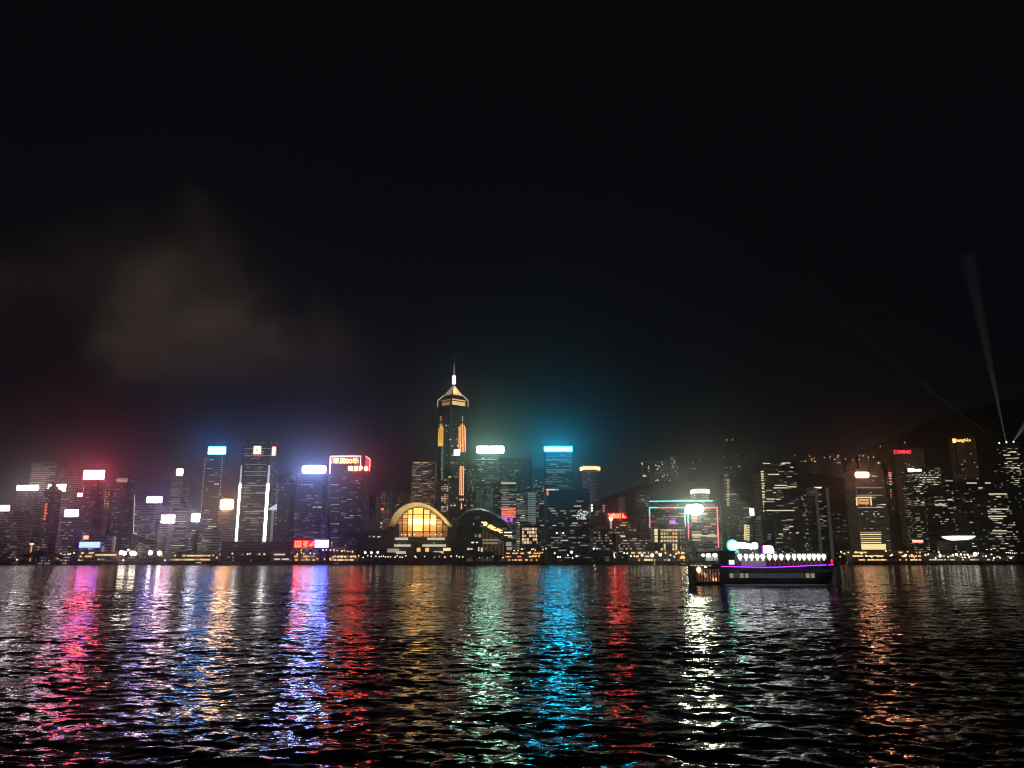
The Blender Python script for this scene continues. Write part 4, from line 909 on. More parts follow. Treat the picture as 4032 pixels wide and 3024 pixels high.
for x0,x1,lab in ((437,452,'pale upright slab left of the floodlit quay'),(392,404,'short pale slab under the blue rimmed sign')):
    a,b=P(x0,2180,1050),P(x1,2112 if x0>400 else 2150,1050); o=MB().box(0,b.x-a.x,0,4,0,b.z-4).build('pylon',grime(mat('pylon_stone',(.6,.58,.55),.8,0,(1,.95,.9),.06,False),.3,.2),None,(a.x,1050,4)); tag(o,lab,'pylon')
# slender mast with blue tip
a=P(1067,2132,1150); t=thing('lit_mast','slender pale mast with blue white triangular tip before the strip lit tower','mast',(a.x,1150,4)); H=P(1067,2008,1150).z-4
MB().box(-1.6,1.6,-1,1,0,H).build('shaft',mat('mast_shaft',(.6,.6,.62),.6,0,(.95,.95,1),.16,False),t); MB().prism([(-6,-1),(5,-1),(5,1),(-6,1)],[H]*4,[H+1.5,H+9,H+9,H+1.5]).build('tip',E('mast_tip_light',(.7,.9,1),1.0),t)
a=P(2408,2146,1190); t=thing('lit_mast','pale lit mast hanging below the red lettering','mast',(a.x,1190,4)); H=P(2408,2044,1190).z-4
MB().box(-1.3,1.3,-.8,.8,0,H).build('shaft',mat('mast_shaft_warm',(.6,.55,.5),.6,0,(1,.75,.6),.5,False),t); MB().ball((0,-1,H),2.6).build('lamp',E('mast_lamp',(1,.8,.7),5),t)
a=P(120,2185,1040); t=thing('lit_mast','short amber T shaped mast behind the dark trees','mast',(a.x,1040,4)); H=P(120,2140,1040).z-4
q=MB().box(-.7,.7,-.5,.5,0,H-1.5); q.build('shaft',E('mast_amber',(1,.55,.25),.9),t); MB().box(-2.6,2.6,-.5,.5,H-1.5,H+.4).build('crossbar',E('mast_amber_hot',(1,.6,.3),2),t)
# column of red lamps on the corner of a tower
a=P(176,2045,1170); t=thing('light_mast','column of small red lamps climbing beside the spired tower','mast',(a.x,1170,4)); H=P(176,1986,1170).z-4; z0=P(176,2044,1170).z-4
MB().box(-.4,.4,-.3,.3,0,H).build('shaft',STEEL,t)
for i in range(6): z=z0+(H-z0)*i/5; block('red_lamp',WINC['r'],t,-1.4,1.4,-.9,-.31,z-1.3,z+1.3)
# ------------------------------------------------------------------ street lamps, floodlights
LAMPM={}
def lamp(px,py,Y,kind,r=.45,label=None,group=None,base=4.0,name='street_lamp'):
    p=P(px,py,Y); H=p.z-base
    if H<1.5: p.z=base+1.5; H=1.5
    key=(kind,r)
    if key not in LAMPM: LAMPM[key]=MB().ball((0,0,0),r,8,5).mesh('lamp_head_'+kind,LK[kind])
    if 'pole' not in LAMPM: LAMPM['pole']=MB().cyl(0,0,0,1,.12,.08,6).mesh('lamp_pole',STEEL)
    t=thing(name,label,'lamp',(p.x,Y,base),group)
    link('pole',LAMPM['pole'],t,(0,0,0),(1,1,H)); link('lamp_head',LAMPM[key],t,(0,0,H))
    return t
LK={'w':E('lamp_white',(1,.93,.8),3),'a':E('lamp_amber',(1,.42,.10),2.6),'y':E('lamp_warm',(1,.70,.38),2.6),'f':E('flood_white',(1,.84,.68),17),'s':E('lamp_small',(1,.82,.6),1.8,False),'o':E('lamp_orange',(1,.2,.04),4,False)}
PL='small warm lamp in the dotted row along the dark promenade'; PG='promenade lamps along the far shore'
for x in (1400,1413,1430,1448,1462,1480,1494,1502,1510,1518,1528,1538,1556,1564,1575,1584,1598,1634,1638,1672,1710,1730,1752,1776,1798,1808,1822,1840,1855,1866,1888,1902,1920,1940,1980):
    lamp(x,2192+R.uniform(-4,4),1006+R.uniform(0,4),R.choice('ys'),.8,PL,PG)
for x,y in ((1438,2176),(1462,2176),(1487,2175)): lamp(x,y,1012,'w',1.5,'larger round white lamp before the glass dome hall','three round white lamps by the dome')
FL='large white floodlight blazing over the quay by the pier terminal'; FG='floodlights on the quay'
for x,y,r in ((478,2176,2.6),(490,2178,2.6),(520,2178,2.8),(532,2180,2.2),(592,2177,2.7),(628,2178,2.7),(505,2166,1.2)): lamp(x,y,1020,'f',r,FL,FG,name='floodlight')
WL='warm light dotted along the busy lit stretch of the quay'; WG='warm lights along the quay'
for x in list(range(228,300,13))+[640,655,690,745,765,838,850,868]: lamp(x+R.uniform(-4,4),R.uniform(2172,2200),1018,R.choice('ysa'),R.uniform(.6,1.2),WL,WG)
for x,y in ((1272,2166),(1285,2165),(1301,2166),(1315,2165),(1328,2168),(1346,2170),(1356,2168),(1388,2172),(1186,2167),(1187,2176),(1171,2182),(1196,2180),(1222,2178),(1237,2180),(1300,2200),(1310,2195),(1330,2192),(1345,2193),(1360,2194),(1382,2192),(1206,2200),(1250,2200),(1278,2202),(1040,2182),(1022,2182),(915,2180),(975,2182),(985,2180)): lamp(x,y,1013,R.choice('yya'),.95,WL,WG)
AL='amber street light by the orange stalls of the shore road'; AG='amber street lights on the shore road'
for x in (2025,2040,2055,2080,2087,2094,2101,2108,2135,2138,2150): lamp(x,2164+R.uniform(-4,12),1024,R.choice('aay'),.9,AL,AG)
for x,y in ((2098,2189),(2110,2189),(2122,2190)): lamp(x,y,1012,'o',1.1,'orange red lamp low on the shore beside the stalls','orange red shore lamps')
GL='white light scattered along the dark quay'; GG='white lights along the dark quay'
for x,y,r in ((2184,2178,1.2),(2198,2193,1.5),(2206,2193,1),(2236,2186,1),(2250,2174,2.2),(2255,2197,1),(2270,2190,1.4),(2280,2190,1),(2338,2160,1.4),(2352,2160,1),(2416,2170,1),(2417,2178,1),(2418,2186,1.1),(2420,2194,1.2),(2192,2099,1.2),(2218,2099,1.3),(2458,2178,1.2),(2470,2179,1.2),(2484,2190,1.2),(2498,2190,1.2),(2528,2186,2),(2568,2186,2.6),(2600,2184,2.6),(2640,2186,1.2),(2655,2192,1),(2733,2176,1)): lamp(x,y,1014,'w',r*.8,GL,GG)
for x,y,r in ((2585,2174,1.4),(2672,2176,1.5),(2686,2177,1.5),(2682,2196,1.6),(2692,2196,1.8),(2662,2180,1.2)): lamp(x,y,1013,'a',r,'amber light flaring at the quay before the gateway block','amber lights before the gateway block')
for x in (3308,3312,3325,3340,3370,3380,3392,3410,3430,3450,3488,3506,3512,3560,3566,3574,3590,3600): lamp(x,R.uniform(2166,2196),1030,R.choice('yyaw'),R.uniform(.8,1.5),'yellow light on the quay by the gridded tower','lights on the quay by the gridded tower')
for x,y,r in ((3644,2186,1.3),(3655,2183,1.3),(3684,2197,1.2),(3696,2174,1.2),(3702,2184,1.6),(3702,2191,1.6),(3734,2192,1.2),(3752,2184,1.3),(3766,2183,2),(3784,2183,1.5),(3798,2184,1.3),(3810,2184,1.4),(3840,2182,3.2),(3790,2195,1),(3800,2195,1.1),(3816,2195,1.3),(3852,2178,1),(3882,2190,1.2),(3904,2183,1.1),(3914,2197,1.3),(3938,2197,.9),(3980,2197,1.6),(3962,2176,.7),(3970,2176,.8),(3978,2177,.8),(3986,2178,.7),(3994,2179,.6),(3886,2164,.7),(3903,2163,.8)): lamp(x,y,1030,'w',r*.8,'white light on the darkest stretch of the shore','white lights on the dark end of the shore')
# ------------------------------------------------------------------ trees of the shore park
LEAF=grime(mat('dark_leaf',(.05,.07,.035),.7),.8,.5); BARK=grime(mat('bark',(.09,.065,.045),.9),1.5,.4)
def tree_meshes(seed,h):
    q=random.Random(seed); tr=MB(); cr=MB()
    tr.cyl(0,0,0,h*.5,h*.035,h*.02,7)
    cl=[]
    for i in range(7):
        a=q.uniform(0,6.28); d=q.uniform(.1,.3)*h; e=(d*math.cos(a),d*math.sin(a),h*q.uniform(.5,.9)); tr.tube((0,0,h*.42),e,h*.012,5); cl.append((e,h*q.uniform(.13,.22)))
    cl.append(((0,0,h*.8),h*.22))
    for (c,r) in cl:
        for k in range(46):
            u=Vector((q.gauss(0,1),q.gauss(0,1),q.gauss(0,.8))).normalized()*r*q.uniform(.5,1.05); p=Vector(c)+u; s=h*q.uniform(.025,.05)
            n=Vector((q.gauss(0,1),q.gauss(0,1),q.gauss(.6,1))).normalized(); x=n.orthogonal().normalized()*s; y=n.cross(x)
            cr.add([p-x-y*.5,p+x-y*.5,p+x*.6+y,p-x*.6+y],[(0,1,2,3)])
    return tr.mesh('trunk',BARK), cr.mesh('crown',LEAF)
TM=[tree_meshes(i,11) for i in range(4)]
def tree(px,yt,Y,label,group):
    Z=P(px,yt,Y); h=max(4,Z.z-4); s=h/11; i=R.randrange(4)
    t=thing('tree',label,'tree',(Z.x,Y,4.0),group); t.rotation_euler.z=R.uniform(0,6.28)
    link('trunk',TM[i][0],t,(0,0,0),(s,s,s)); link('crown',TM[i][1],t,(0,0,0),(s*1.25,s*1.25,s))
for x in range(96,225,11): tree(x,2165+abs(x-160)*.28+R.uniform(-3,5),1012,'dark tree in the tall clump at the skyline start','dark tree clump on the shore')
for x in range(270,650,16): tree(x,2198+R.uniform(-3,3),1006,'low dark tree of the hedge line along the water under warm lights','low dark trees by the water')
for x in list(range(1690,1730,12))+list(range(1846,1950,13)): tree(x,2174+R.uniform(-4,5),1004,'dark tree standing against the lit terraces of the arched hall','trees before the curved halls')
for x in range(2280,2400,17): tree(x,2168+R.uniform(-5,6),1006,'dark tree on the unlit quay below the red lettering','trees on the unlit quay')
for x in range(3370,3560,19): tree(x,2192+R.uniform(-4,3),1006,'dark tree before the amber terrace of the gridded tower','trees before the amber terrace')
# ------------------------------------------------------------------ houses and lamps on the dark hill
def hillhouse(px,py,w,cols,n,label,h=None):
    Y=2100 if px<3700 else 2650; p=P(px,py,Y); Wd=w/FPX*Y; z0=min(hill_z(p.x,Y)-6,p.z-10)
    t=thing('hillside_house',label,'house',(p.x,Y,z0)); H=p.z-z0+3
    MB().box(-Wd/2,Wd/2,0,14,0,H).build('wall',F['dark'](),t); MB().box(-Wd/2-.6,Wd/2+.6,-.6,14.6,H,H+1).build('roof',ROOF,t)
    for i in range(n):
        x=R.uniform(-Wd/2+1,Wd/2-3); k=R.uniform(2,min(26,H-3)) if n>4 else 3
        block('lit_window',WINC[R.choice(cols)],t,x,x+R.uniform(1.6,3.4),-.3-.002*i,.3,H-k-1.2,H-k+1.2)
HH=[(2540,1823,36,'wW',5,'small lit house at the low end of the hill lights'),(2596,1817,56,'WwW',9,'wide lit house with a bright row on the hill'),(2650,1803,26,'wdW',8,'upright lit house topping the hill cluster'),(2612,1850,40,'ddo',5,'dim amber house below the bright row on the hill'),(2590,1867,40,'WW',5,'bright pair of windows low in the hill cluster'),(2622,1867,36,'WW',5,'second bright pair of windows low in the hill cluster'),(2536,1874,26,'Ww',3,'isolated lit house under the hill cluster'),(2655,1842,34,'ow',5,'house with a slanted amber lit row on the hill'),(2728,1846,24,'WW',2,'lone bright house between the hill cluster and the road lamps'),(2872,1732,36,'wW',4,'highest lit house on the dark ridge'),(2868,1841,30,'Ww',3,'lit house at the tip of the slender dark tower'),(2920,1836,28,'wW',2,'pair of small lights on the hill left of the white banded tower'),(3202,1796,40,'ooW',6,'amber glowing house on the hill above the twin edged tower'),(3164,1816,28,'wod',4,'dim house beside the amber glowing house'),(3290,1792,36,'wWd',5,'lit house among the scattered hill lights above the dull block'),(3305,1822,24,'wW',2,'bright spot house lower among the scattered hill lights'),(3398,1795,40,'wdw',4,'lit house on the hill above the flaring orange sign'),(3456,1823,26,'Ww',2,'lit house between the flaring sign and the oval hotel'),(3890,1603,50,'wWw',6,'long lit house near the summit left of the searchlight beam'),(3985,1598,20,'W',1,'single lit house near the summit beyond the searchlight beam'),(3990,1700,24,'Ww',2,'lit house behind the searchlights')]
for a in HH: hillhouse(*a)
for x,y in ((2755,1811),(2801,1805),(2850,1799),(2902,1795),(2729,1824),(2971,1795),(3130,1793),(3246,1801),(3268,1799),(3330,1808),(3358,1811),(3384,1810),(3420,1801),(3440,1800),(3466,1757),(3562,1742),(3676,1827),(3884,1712),(3927,1696),(3968,1695),(4010,1598)):
    Y=2080 if x<3700 else 2600; p=P(x,y,Y); lamp(x,y,Y,'s',1.4,'single lamp on the unlit hill road','lamps on the hill road',base=min(hill_z(p.x,Y)-4,p.z-7))
# ------------------------------------------------------------------ searchlights
B=BL['beam']
def searchlight(px,py,tx,ty,en,label):
    p=P(px,py,1561); t=thing('searchlight',label,'searchlight',(p.x,p.y,p.z-1.5)); q=P(tx,ty,1561+260); d=(q-p).normalized(); 
    MB().box(-1,1,-1,1,-(p.z-1.5-B['Z'])-.1,.6).build('base',STEEL,t)
    MB().tube(Vector((0,0,1.5))-d*1.2,Vector((0,0,1.5))+d*1.0,1.2,12).build('housing',BLACK,t); MB().tube(Vector((0,0,1.5))+d*1.02,Vector((0,0,1.5))+d*1.1,1.1,12).build('lens',E('search_lens',(1,.98,.95),6,False),t)
    MB().ball((0,-1.6,1.5),1.3).build('lamp',E('search_lamp',(1,.97,.9),6,False),t)
    l=bpy.data.lights.new('searchlight_beam','SPOT'); l.energy=en; l.spot_size=math.radians(4.0); l.spot_blend=1; l.shadow_soft_size=.6; l.color=(.95,.97,1)
    o=bpy.data.objects.new('searchlight_beam',l); C.objects.link(o); o.parent=t; o.location=Vector((0,0,1.5))+d*1.5; o.rotation_euler=d.to_track_quat('-Z','Y').to_euler()
searchlight(3933,1745,3500,1408,SPOT_E*.2,'searchlight aiming low over the hotels, first of three')
searchlight(3961,1742,3850,1200,SPOT_E,'searchlight aiming almost straight up, between two others')
searchlight(3989,1740,4060,1640,SPOT_E,'searchlight aiming out past the end of the skyline')
# ------------------------------------------------------------------ small boats
def boat(px,py,Y,L,kind,label,cab=True):
    p=P(px,py,Y); t=thing('small_boat',label,'boat',(p.x,Y,0)); w=L*.14; h=L*.11
    pts=[(-L/2,0),(-L/2,w),(L*.25,w),(L/2,0),(L*.25,-w),(-L/2,-w)]
    v=[(x*.93,y*.8,-.3) for x,y in pts]+[(x,y,h*(1.25 if x>L*.3 else 1)) for x,y in pts]; n=6
    MB().add(v,[tuple(range(n-1,-1,-1)),tuple(range(n,2*n))]+[(i,(i+1)%n,n+(i+1)%n,n+i) for i in range(n)]).build('hull',mat('boat_hull',(.08,.07,.07),.6),t)
    c=MB().box(-L*.3,L*.15,-w*.7,w*.7,h,h+L*.12); c.box(-L*.33,L*.2,-w*.8,w*.8,h+L*.12,h+L*.135); c.build('cabin',mat('boat_cabin',(.2,.19,.17),.6),t)
    for k in range(3): block('lit_window',WINC['dyw'['dyw'.find(kind)] if kind in 'dyw' else 'd'],t,-L*.26+k*L*.13,-L*.18+k*L*.13,-w*.7-.06,-w*.69,h+L*.03,h+L*.09)
    MB().cyl(0,0,h+L*.135,h+L*.3,.06,.04,6).build('mast',STEEL,t)
    if kind in LK: MB().ball((0,0,h+L*.31),.022*L+.15).build('mast_lamp',LK[kind],t)
for a in ((788,2216,985,17,'y','dark boat with a lit cabin crossing before the amber pier terminal'),(66,2210,975,15,'f','small boat with blazing lamp nearest the skyline start'),(165,2208,975,13,'w','boat with a white lamp below the dark tree clump'),(193,2207,977,13,'w','second boat with a white lamp, moored beside its twin'),(259,2208,975,12,'w','boat with a small lamp at the edge of the red reflection'),(485,2208,975,14,'f','boat with a white glare before the low tree line'),(649,2207,975,14,'f','boat with a strong light at the end of the low tree line'),(2341,2228,640,5,'w','tiny boat showing one white light between blue and red reflections'),(2345,2250,420,4,'s','tiny dim boat light nearer than the other, in the dark gap'),(2578,2217,900,9,'w','small boat with one lamp before the gateway block'),(2694,2219,880,13,'s','low dark boat in the white reflection beside the ferry'),(2757,2232,520,5,'s','small boat light behind the ferry stern'),(3335,2208,900,8,'s','faint boat ahead of the ferry bow'),(1330,2222,930,12,'s','dark low boat on the red reflection')): boat(*a)
# ------------------------------------------------------------------ the harbour ferry
YF=204
def ferry():
    cx=P(3006,2298,YF).x; t=thing('harbour_ferry','lit sightseeing ferry with violet neon belt and row of white lamps','ferry',(cx+.9,YF,0)); t.rotation_euler.z=math.radians(0)
    def q(px,py): p=P(px,py,YF); return p.x-cx,p.z
    x0,x1=q(2720,2240)[0],q(3296,2240)[0]; W=4.2
    # hull: lofted stations stern to bow
    st=[]; N_=16
    for i in range(N_+1):
        s=i/N_; x=x0+(x1-x0)*s; b=W*(1 if s<.84 else max(.05,1-((s-.84)/.16)**2)); b*=(.85+.15*min(1,s/.12)); sh=q(3000,2231)[1]+.35*((s-.4)/.6)**2
        zb=-.6; st.append([(x,0-b+W,sh),(x-(.8 if s>.8 else 0)*s,-b*.93+W,1.2),(x-(1.6*(s-.7)/.3 if s>.7 else 0),-b*.8+W,zb),(x-(1.6*(s-.7)/.3 if s>.7 else 0),b*.8+W,zb),(x-(.8 if s>.8 else 0)*s,b*.93+W,1.2),(x,b+W,sh)])
    v=[p for r_ in st for p in r_]; f=[]
    for i in range(N_):
        for k in range(5): a=i*6+k; f.append((a,a+1,a+7,a+6))
        f.append((i*6+5,i*6,i*6+6,i*6+11))
    f.append((0,1,2,3,4,5)); f.append(tuple(N_*6+k for k in range(5,-1,-1)))
    MB().add(v,f).build('hull',grime(mat('ferry_hull',(.075,.08,.08),.7),.6,.4),t)
    DECK=q(3000,2231)[1]
    GREY=grime(mat('ferry_grey_paint',(.3,.32,.31),.45),.5,.3); CREAM=grime(mat('ferry_cream_paint',(.62,.6,.52),.5),.5,.25); DKB=mat('ferry_dark',(.04,.04,.04),.6); BRN=grime(mat('ferry_varnish',(.24,.13,.07),.5),.8,.3)
    # lower side: grey band, lightened by a faint glow put into its material, and windows
    a,b=q(2866,2276),q(3150,2256); MB().box(a[0],b[0],.0-.06,.3,a[1],b[1]).build('side_band',grime(mat('ferry_band_glow',(.2,.22,.21),.25,0,(.85,1,.95),.034,False),.5,.3),t)
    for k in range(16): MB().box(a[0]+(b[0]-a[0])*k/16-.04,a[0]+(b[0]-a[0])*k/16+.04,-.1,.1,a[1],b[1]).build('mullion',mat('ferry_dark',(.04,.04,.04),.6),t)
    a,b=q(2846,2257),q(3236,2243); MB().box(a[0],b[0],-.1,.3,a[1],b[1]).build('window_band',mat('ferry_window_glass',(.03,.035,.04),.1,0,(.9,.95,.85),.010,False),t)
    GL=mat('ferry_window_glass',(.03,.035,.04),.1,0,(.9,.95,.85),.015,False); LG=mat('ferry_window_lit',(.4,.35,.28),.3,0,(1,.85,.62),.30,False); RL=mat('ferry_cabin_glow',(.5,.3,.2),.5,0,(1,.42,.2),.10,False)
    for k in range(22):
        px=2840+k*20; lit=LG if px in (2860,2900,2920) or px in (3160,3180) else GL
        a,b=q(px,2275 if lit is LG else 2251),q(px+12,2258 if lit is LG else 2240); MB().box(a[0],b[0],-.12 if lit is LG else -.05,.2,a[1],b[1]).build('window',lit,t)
    # violet belt following the sheer
    NV=E('ferry_neon',(.33,.02,.95),5.0); pr=None; mb=MB()
    for i in range(17):
        s=i/16; px=2826+(3286-2826)*s; py=2230+3.5*math.sin(math.pi*min(1,s*1.25))-6.5*max(0,s-.45)/.55; xx=q(px,py)[0]; sh=(xx-x0)/(x1-x0); c=Vector((xx,W-W*(1 if sh<.84 else max(.05,1-((sh-.84)/.16)**2))-.25-max(0,sh-.84)*2.5,q(px,py)[1]))
        if pr is not None: mb.tube(pr,c,.085)
        pr=c
    mb.build('neon_belt',NV,t)
    # passenger deck
    zU=q(3000,2203)[1]; a=q(2884,2240)[0]; b=q(3244,2240)[0]
    MB().box(x0+1,b+2.2,.5,2*W-.5,DECK-.05,DECK+.08).build('deck',DKB,t)
    m0=q(2908,2240)[0]; m1=q(3004,2240)[0]
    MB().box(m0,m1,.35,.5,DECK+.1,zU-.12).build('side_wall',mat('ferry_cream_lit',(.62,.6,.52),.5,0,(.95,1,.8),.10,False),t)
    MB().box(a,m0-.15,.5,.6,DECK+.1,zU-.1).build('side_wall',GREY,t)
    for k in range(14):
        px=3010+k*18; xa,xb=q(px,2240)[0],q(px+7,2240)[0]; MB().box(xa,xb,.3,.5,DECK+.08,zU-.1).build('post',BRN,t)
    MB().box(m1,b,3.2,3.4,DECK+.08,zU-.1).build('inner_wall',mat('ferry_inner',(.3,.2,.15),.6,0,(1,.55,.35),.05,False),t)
    MB().box(a-.3,b+.3,.1,2*W-.1,zU-.1,zU+.1).build('upper_deck',CREAM,t)
    # row of white lamps under a canopy, each fan shaped over its bracket
    zR=q(3000,2180)[1]; LMP=E('ferry_lamp',(.93,1,.88),4.5); 
    xs=[2903,2927,2949,2971,2993,3019,3042,3066,3093,3117,3138,3156,3176,3195,3214,3234]
    fan=MB(); r=.52
    pts=[(r*math.cos(math.radians(d)),r*math.sin(math.radians(d))) for d in (-25,10,45,75,105,135,170,205)]+[(0,-1.05)]; n=len(pts)
    fan.add([(x,-.18,z) for x,z in pts]+[(x,.18,z) for x,z in pts],[tuple(range(n)),tuple(range(2*n-1,n-1,-1))]+[(i,n+i,n+(i+1)%n,(i+1)%n) for i in range(n)])
    fm=fan.mesh('lamp',LMP)
    for k,px in enumerate(xs):
        xx=q(px,2240)[0]; link('lamp',fm,t,(xx,.15,q(3000,2190)[1]),(1 if k<9 else .9,1,1))
        MB().cyl(xx,.6,zU,zR,.05,n=6).build('canopy_post',DKB,t)
    MB().box(a,b+.2,3.5,3.7,zU+.1,zR-.3).build('cabin_wall',grime(mat('ferry_olive_wall',(.30,.32,.22),.6),.5,.3),t)
    MB().box(a-.3,b+.5,.5,2*W-.5,zR,zR+.16).build('canopy',GREY,t)
    rl=MB(); 
    for k in range(24): xx=a+(b-a)*k/23; rl.tube((xx,.2,zU+.1),(xx,.2,zU+.75),.03,4)
    rl.tube((a,.2,zU+.75),(b,.2,zU+.75),.04,4); rl.tube((a,.2,zU+.42),(b,.2,zU+.42),.025,4); rl.build('railing',CREAM,t)
    # roof clutter: wheelhouse, pale dome, screen, big sign
    MB().box(q(2905,2240)[0],q(2980,2240)[0],1.5,6,zR+.16,q(3000,2164)[1]).build('wheelhouse',grime(mat('ferry_slate',(.12,.15,.18),.5),.5,.3),t)
    MB().ball((q(2903,2240)[0],2,zR+.2),.65,12,8).build('radar_dome',WHITE,t)
    for px,py,c in ((2955,2176,'y'),(2966,2179,'o'),(2888,2178,'g'),(3074,2172,'w'),(3120,2172,'d'),(3105,2176,'d')): xx,zz=q(px,py); MB().ball((xx,1.2,zz),.16,8,5).build('deck_light',WINC[c],t)
    SC=E('ferry_screen',(1,.93,1),3); xa,za=q(2997,2181); xb,zb=q(3038,2148)
    w=xb-xa; pts=[(xa,za),(xb,za),(xb-.05,zb-.9),(xb-.35,zb-.15),(xb-.9,zb),(xa,zb)]; n=6
    MB().add([(x,1.0,z) for x,z in pts]+[(x,1.4,z) for x,z in pts],[tuple(range(n)),tuple(range(2*n-1,n-1,-1))]+[(i,n+i,n+(i+1)%n,(i+1)%n) for i in range(n)]).build('screen',SC,t)
    MB().box(xa-.16,xa,.9,1.5,za,zb).build('screen_edge',E('ferry_screen_violet',(.5,.03,.7),1.6),t)
    MB().box((xa+xb)/2-.3,(xa+xb)/2-.12,.96,1.0,za+.5,za+1.0).build('screen_mark',mat('screen_mark',(.2,.1,.3),.5),t)
    # sign: green rimmed ring and a run of rounded white letters
    SW=E('ferry_sign_white',(.95,1,1),5); SG=E('ferry_sign_green',(.01,.8,.35),14)
    def ringm(px,py,ro,ri,m,name,y=1.1,d=.2):
        xx,zz=q(px,py); n=24; v=[];f=[]
        for dd in (-d,d):
            for r_ in (ri,ro): v+=[(xx+r_*math.cos(6.2832*i/n),y+dd,zz+r_*math.sin(6.2832*i/n)) for i in range(n)]
        for i in range(n):
            j=(i+1)%n; f+=[(i,j,n+j,n+i),(2*n+i,3*n+i,3*n+j,2*n+j),(n+i,n+j,3*n+j,3*n+i),(i,2*n+i,2*n+j,j)]
        MB().add(v,f).build(name,m,t)
    ringm(2876,2147,1.12,.16,SW,'sign_ring'); ringm(2876,2147,1.38,1.13,SG,'sign_rim',1.2)
    for i,(p0,p1,yA,yB) in enumerate(((2889,2905,2134,2160),(2906,2930,2135,2160),(2930,2944,2138,2159),(2944,2952,2147,2163),(2950,2974,2136,2162))):
        xa,za=q(p0,yB); xb,zb=q(p1,yA); c=(za+zb)/2; rr=(zb-za)/2; ww=(xb-xa)/2; xx=(xa+xb)/2; k=16
        pts=[(xx+ww*1.02*math.copysign(abs(math.cos(6.2832*j/k))**.6,math.cos(6.2832*j/k)), c+rr*math.copysign(abs(math.sin(6.2832*j/k))**.6,math.sin(6.2832*j/k))) for j in range(k)]
        MB().add([(x,.9+.01*i,z) for x,z in pts]+[(x,1.3,z) for x,z in pts],[tuple(range(k)),tuple(range(2*k-1,k-1,-1))]+[(j,k+j,k+(j+1)%k,(j+1)%k) for j in range(k)]).build('sign_letter',SW,t)
    sg=MB()
    for px in (2880,2915,2960): xx=q(px,2240)[0]; sg.box(xx-.06,xx+.06,1.35,1.5,zR+.1,q(3000,2140)[1])
    xa=q(2868,2240)[0]; xb=q(2976,2240)[0]; sg.box(xa,xb,1.42,1.5,q(3000,2163)[1],q(3000,2160)[1]); sg.build('sign_frame',DKB,t)
    # stern block: dark superstructure, three lamps, white lit door, amber lit cabin
    xa,xb=q(2822,2240)[0],q(2884,2240)[0]; MB().box(xa,xb,.4,2*W-.4,DECK,q(3000,2168)[1]).build('stern_house',DKB,t); 
    xa,xb=q(2730,2240)[0],q(2826,2240)[0]; MB().box(xa,xb,.6,2*W-.6,q(3000,2214)[1]-.4,q(3000,2214)[1]-.2).build('stern_deck',GREY,t); MB().box(xa,xb,.4,2*W-.4,q(3000,2178)[1],q(3000,2174)[1]).build('stern_canopy',DKB,t)
    for px in (2734,2770,2800,2822): MB().cyl(q(px,2240)[0],.7,DECK,q(3000,2174)[1],.06,n=6).build('canopy_post',DKB,t)
    for px,w_ in ((2757,16),(2778,22),(2803,22)):
        xx,zz=q(px,2186); MB().ball((xx,.6,zz),.5 if w_<20 else .66,12,8,.8).build('stern_lamp',E('ferry_stern_lamp',(.85,1,.85),2.2),t)
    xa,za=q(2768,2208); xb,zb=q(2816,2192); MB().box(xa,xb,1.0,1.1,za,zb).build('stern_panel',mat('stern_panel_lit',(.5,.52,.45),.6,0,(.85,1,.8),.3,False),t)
    xa,za=q(2858,2223); xb,zb=q(2878,2205); MB().box(xa,xb,.2,.4,za,zb).build('lit_door',E('ferry_door_light',(.95,1,.8),1.3),t)
    xa,za=q(2730,2290); xb,zb=q(2820,2240); MB().box(xa,xb,-.1,.1,za,zb).build('stern_cabin',RL,t)
    for px,py,w_,h_,c in ((2765,2267,8,14,'w'),(2757,2259,7,9,'w'),(2800,2281,18,12,'o'),(2763,2232,8,6,'W')): xa,za=q(px-w_/2,py+h_/2); xb,zb=q(px+w_/2,py-h_/2); MB().box(xa,xb,-.2,-.08,za,zb).build('cabin_window',WINC[c],t)
    for k in range(9): xa,za=q(2731+k*11,2290); xb,zb=q(2733+k*11,2238); MB().box(xa,xb,-.25,-.1,za,zb).build('post',BRN,t)
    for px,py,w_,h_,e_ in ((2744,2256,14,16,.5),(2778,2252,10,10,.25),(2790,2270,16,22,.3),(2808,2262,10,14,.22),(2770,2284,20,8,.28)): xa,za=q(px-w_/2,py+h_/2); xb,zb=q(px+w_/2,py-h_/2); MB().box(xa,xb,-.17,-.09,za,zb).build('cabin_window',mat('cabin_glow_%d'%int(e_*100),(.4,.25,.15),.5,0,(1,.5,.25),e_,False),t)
    xx,zz=q(2736,2243); MB().ball((xx,-.4,zz),.55,10,7,1.3).build('stern_light',E('ferry_stern_amber',(1,.55,.25),6),t)
    for px in (2767,2800,2817): xx,zz=q(px,2259); MB().ball((xx,-.2,zz),.12,8,5).build('blue_light',E('ferry_blue',(.12,.08,1),2.5),t)
    # bow: bulwark, mast with red lantern
    xx,zz=q(3286,2210); MB().cyl(xx,W,DECK,zz+.9,.05,n=6).build('bow_mast',DKB,t); MB().ball((xx,W-.2,zz),.36,10,8,1.7).build('red_lantern',E('ferry_red',(1,.04,.04),1.1),t)
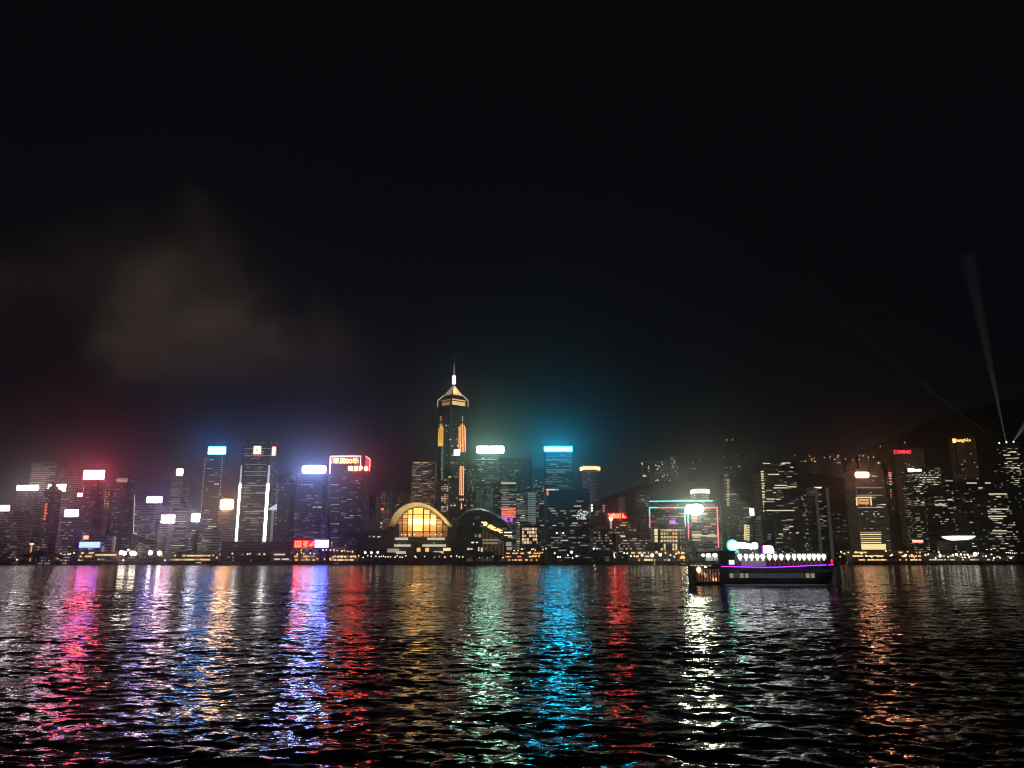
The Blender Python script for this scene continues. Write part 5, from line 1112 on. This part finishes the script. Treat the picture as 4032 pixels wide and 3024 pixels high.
    MB().prism([(b+.4,1.6),(q(3282,2240)[0],W-.4),(q(3282,2240)[0],W+.4),(b+.4,2*W-1.6)],DECK,q(3000,2192)[1]).build('fore_house',DKB,t)
ferry()
# foam curling off the ferry's side: loose flecks on the water
fm=MB(); q=random.Random(8)
for i in range(1900):
    s=q.random(); px=2850+s*400; a=P(px,2300,YF); d=abs(q.gauss(0,1))*(2.5+5*(1-abs(s-.5)*1.6)); x=a.x*(1-(d+1.2)/YF); y=YF-1.2-d*2.2; r_=q.uniform(.06,.32)*(1-.4*min(1,d/10)); h=q.uniform(.02,.14)
    n=6; an=q.random()*6
    v=[(x+r_*2.0*math.cos(an+k*1.047)*q.uniform(.7,1.2),y+r_*math.sin(an+k*1.047)*q.uniform(.7,1.2),.02+q.uniform(0,.05)) for k in range(n)]+[(x,y,.1+h)]
    fm.add(v,[(k,(k+1)%n,n) for k in range(n)])
tag(fm.build('foam',mat('sea_foam',(.75,.78,.78),.6)),'white foam churned up along the ferry side','foam',kind='stuff')
# ------------------------------------------------------------------ pieces that belong to a part hang under that part
KIDS = {}
for o in list(C.objects):
    if o.parent: KIDS.setdefault(o.parent.name, []).append(o)
stem_ = lambda n: n.split('.')[0]
UNDER = {'antenna':'roof', 'support':'frame', 'canopy_post':'canopy', 'mast_light':'mast', 'mast_tip':'mast', 'rim_opening':'roof', 'lens':'housing', 'cabin_window':'stern_cabin', 'blue_light':'stern_cabin',
         'sign_ring':'sign_frame', 'sign_rim':'sign_frame', 'sign_letter':'sign_frame', 'screen_edge':'screen', 'screen_mark':'screen', 'red_lantern':'bow_mast', 'mullion':'side_band', 'mast_lamp':'mast', 'radar_dome':'wheelhouse', 'stroke':'light_panel'}
for root, ch in KIDS.items():
    by = {}
    for o in ch: by.setdefault(stem_(o.name), o)
    for o in ch:
        p = by.get(UNDER.get(stem_(o.name)))
        if p is not None and p is not o and p.location.length < 1e-6: o.parent = p
    if stem_(root) == 'small_boat' and 'cabin' in by:
        for o in ch:
            if stem_(o.name) == 'lit_window': o.parent = by['cabin']
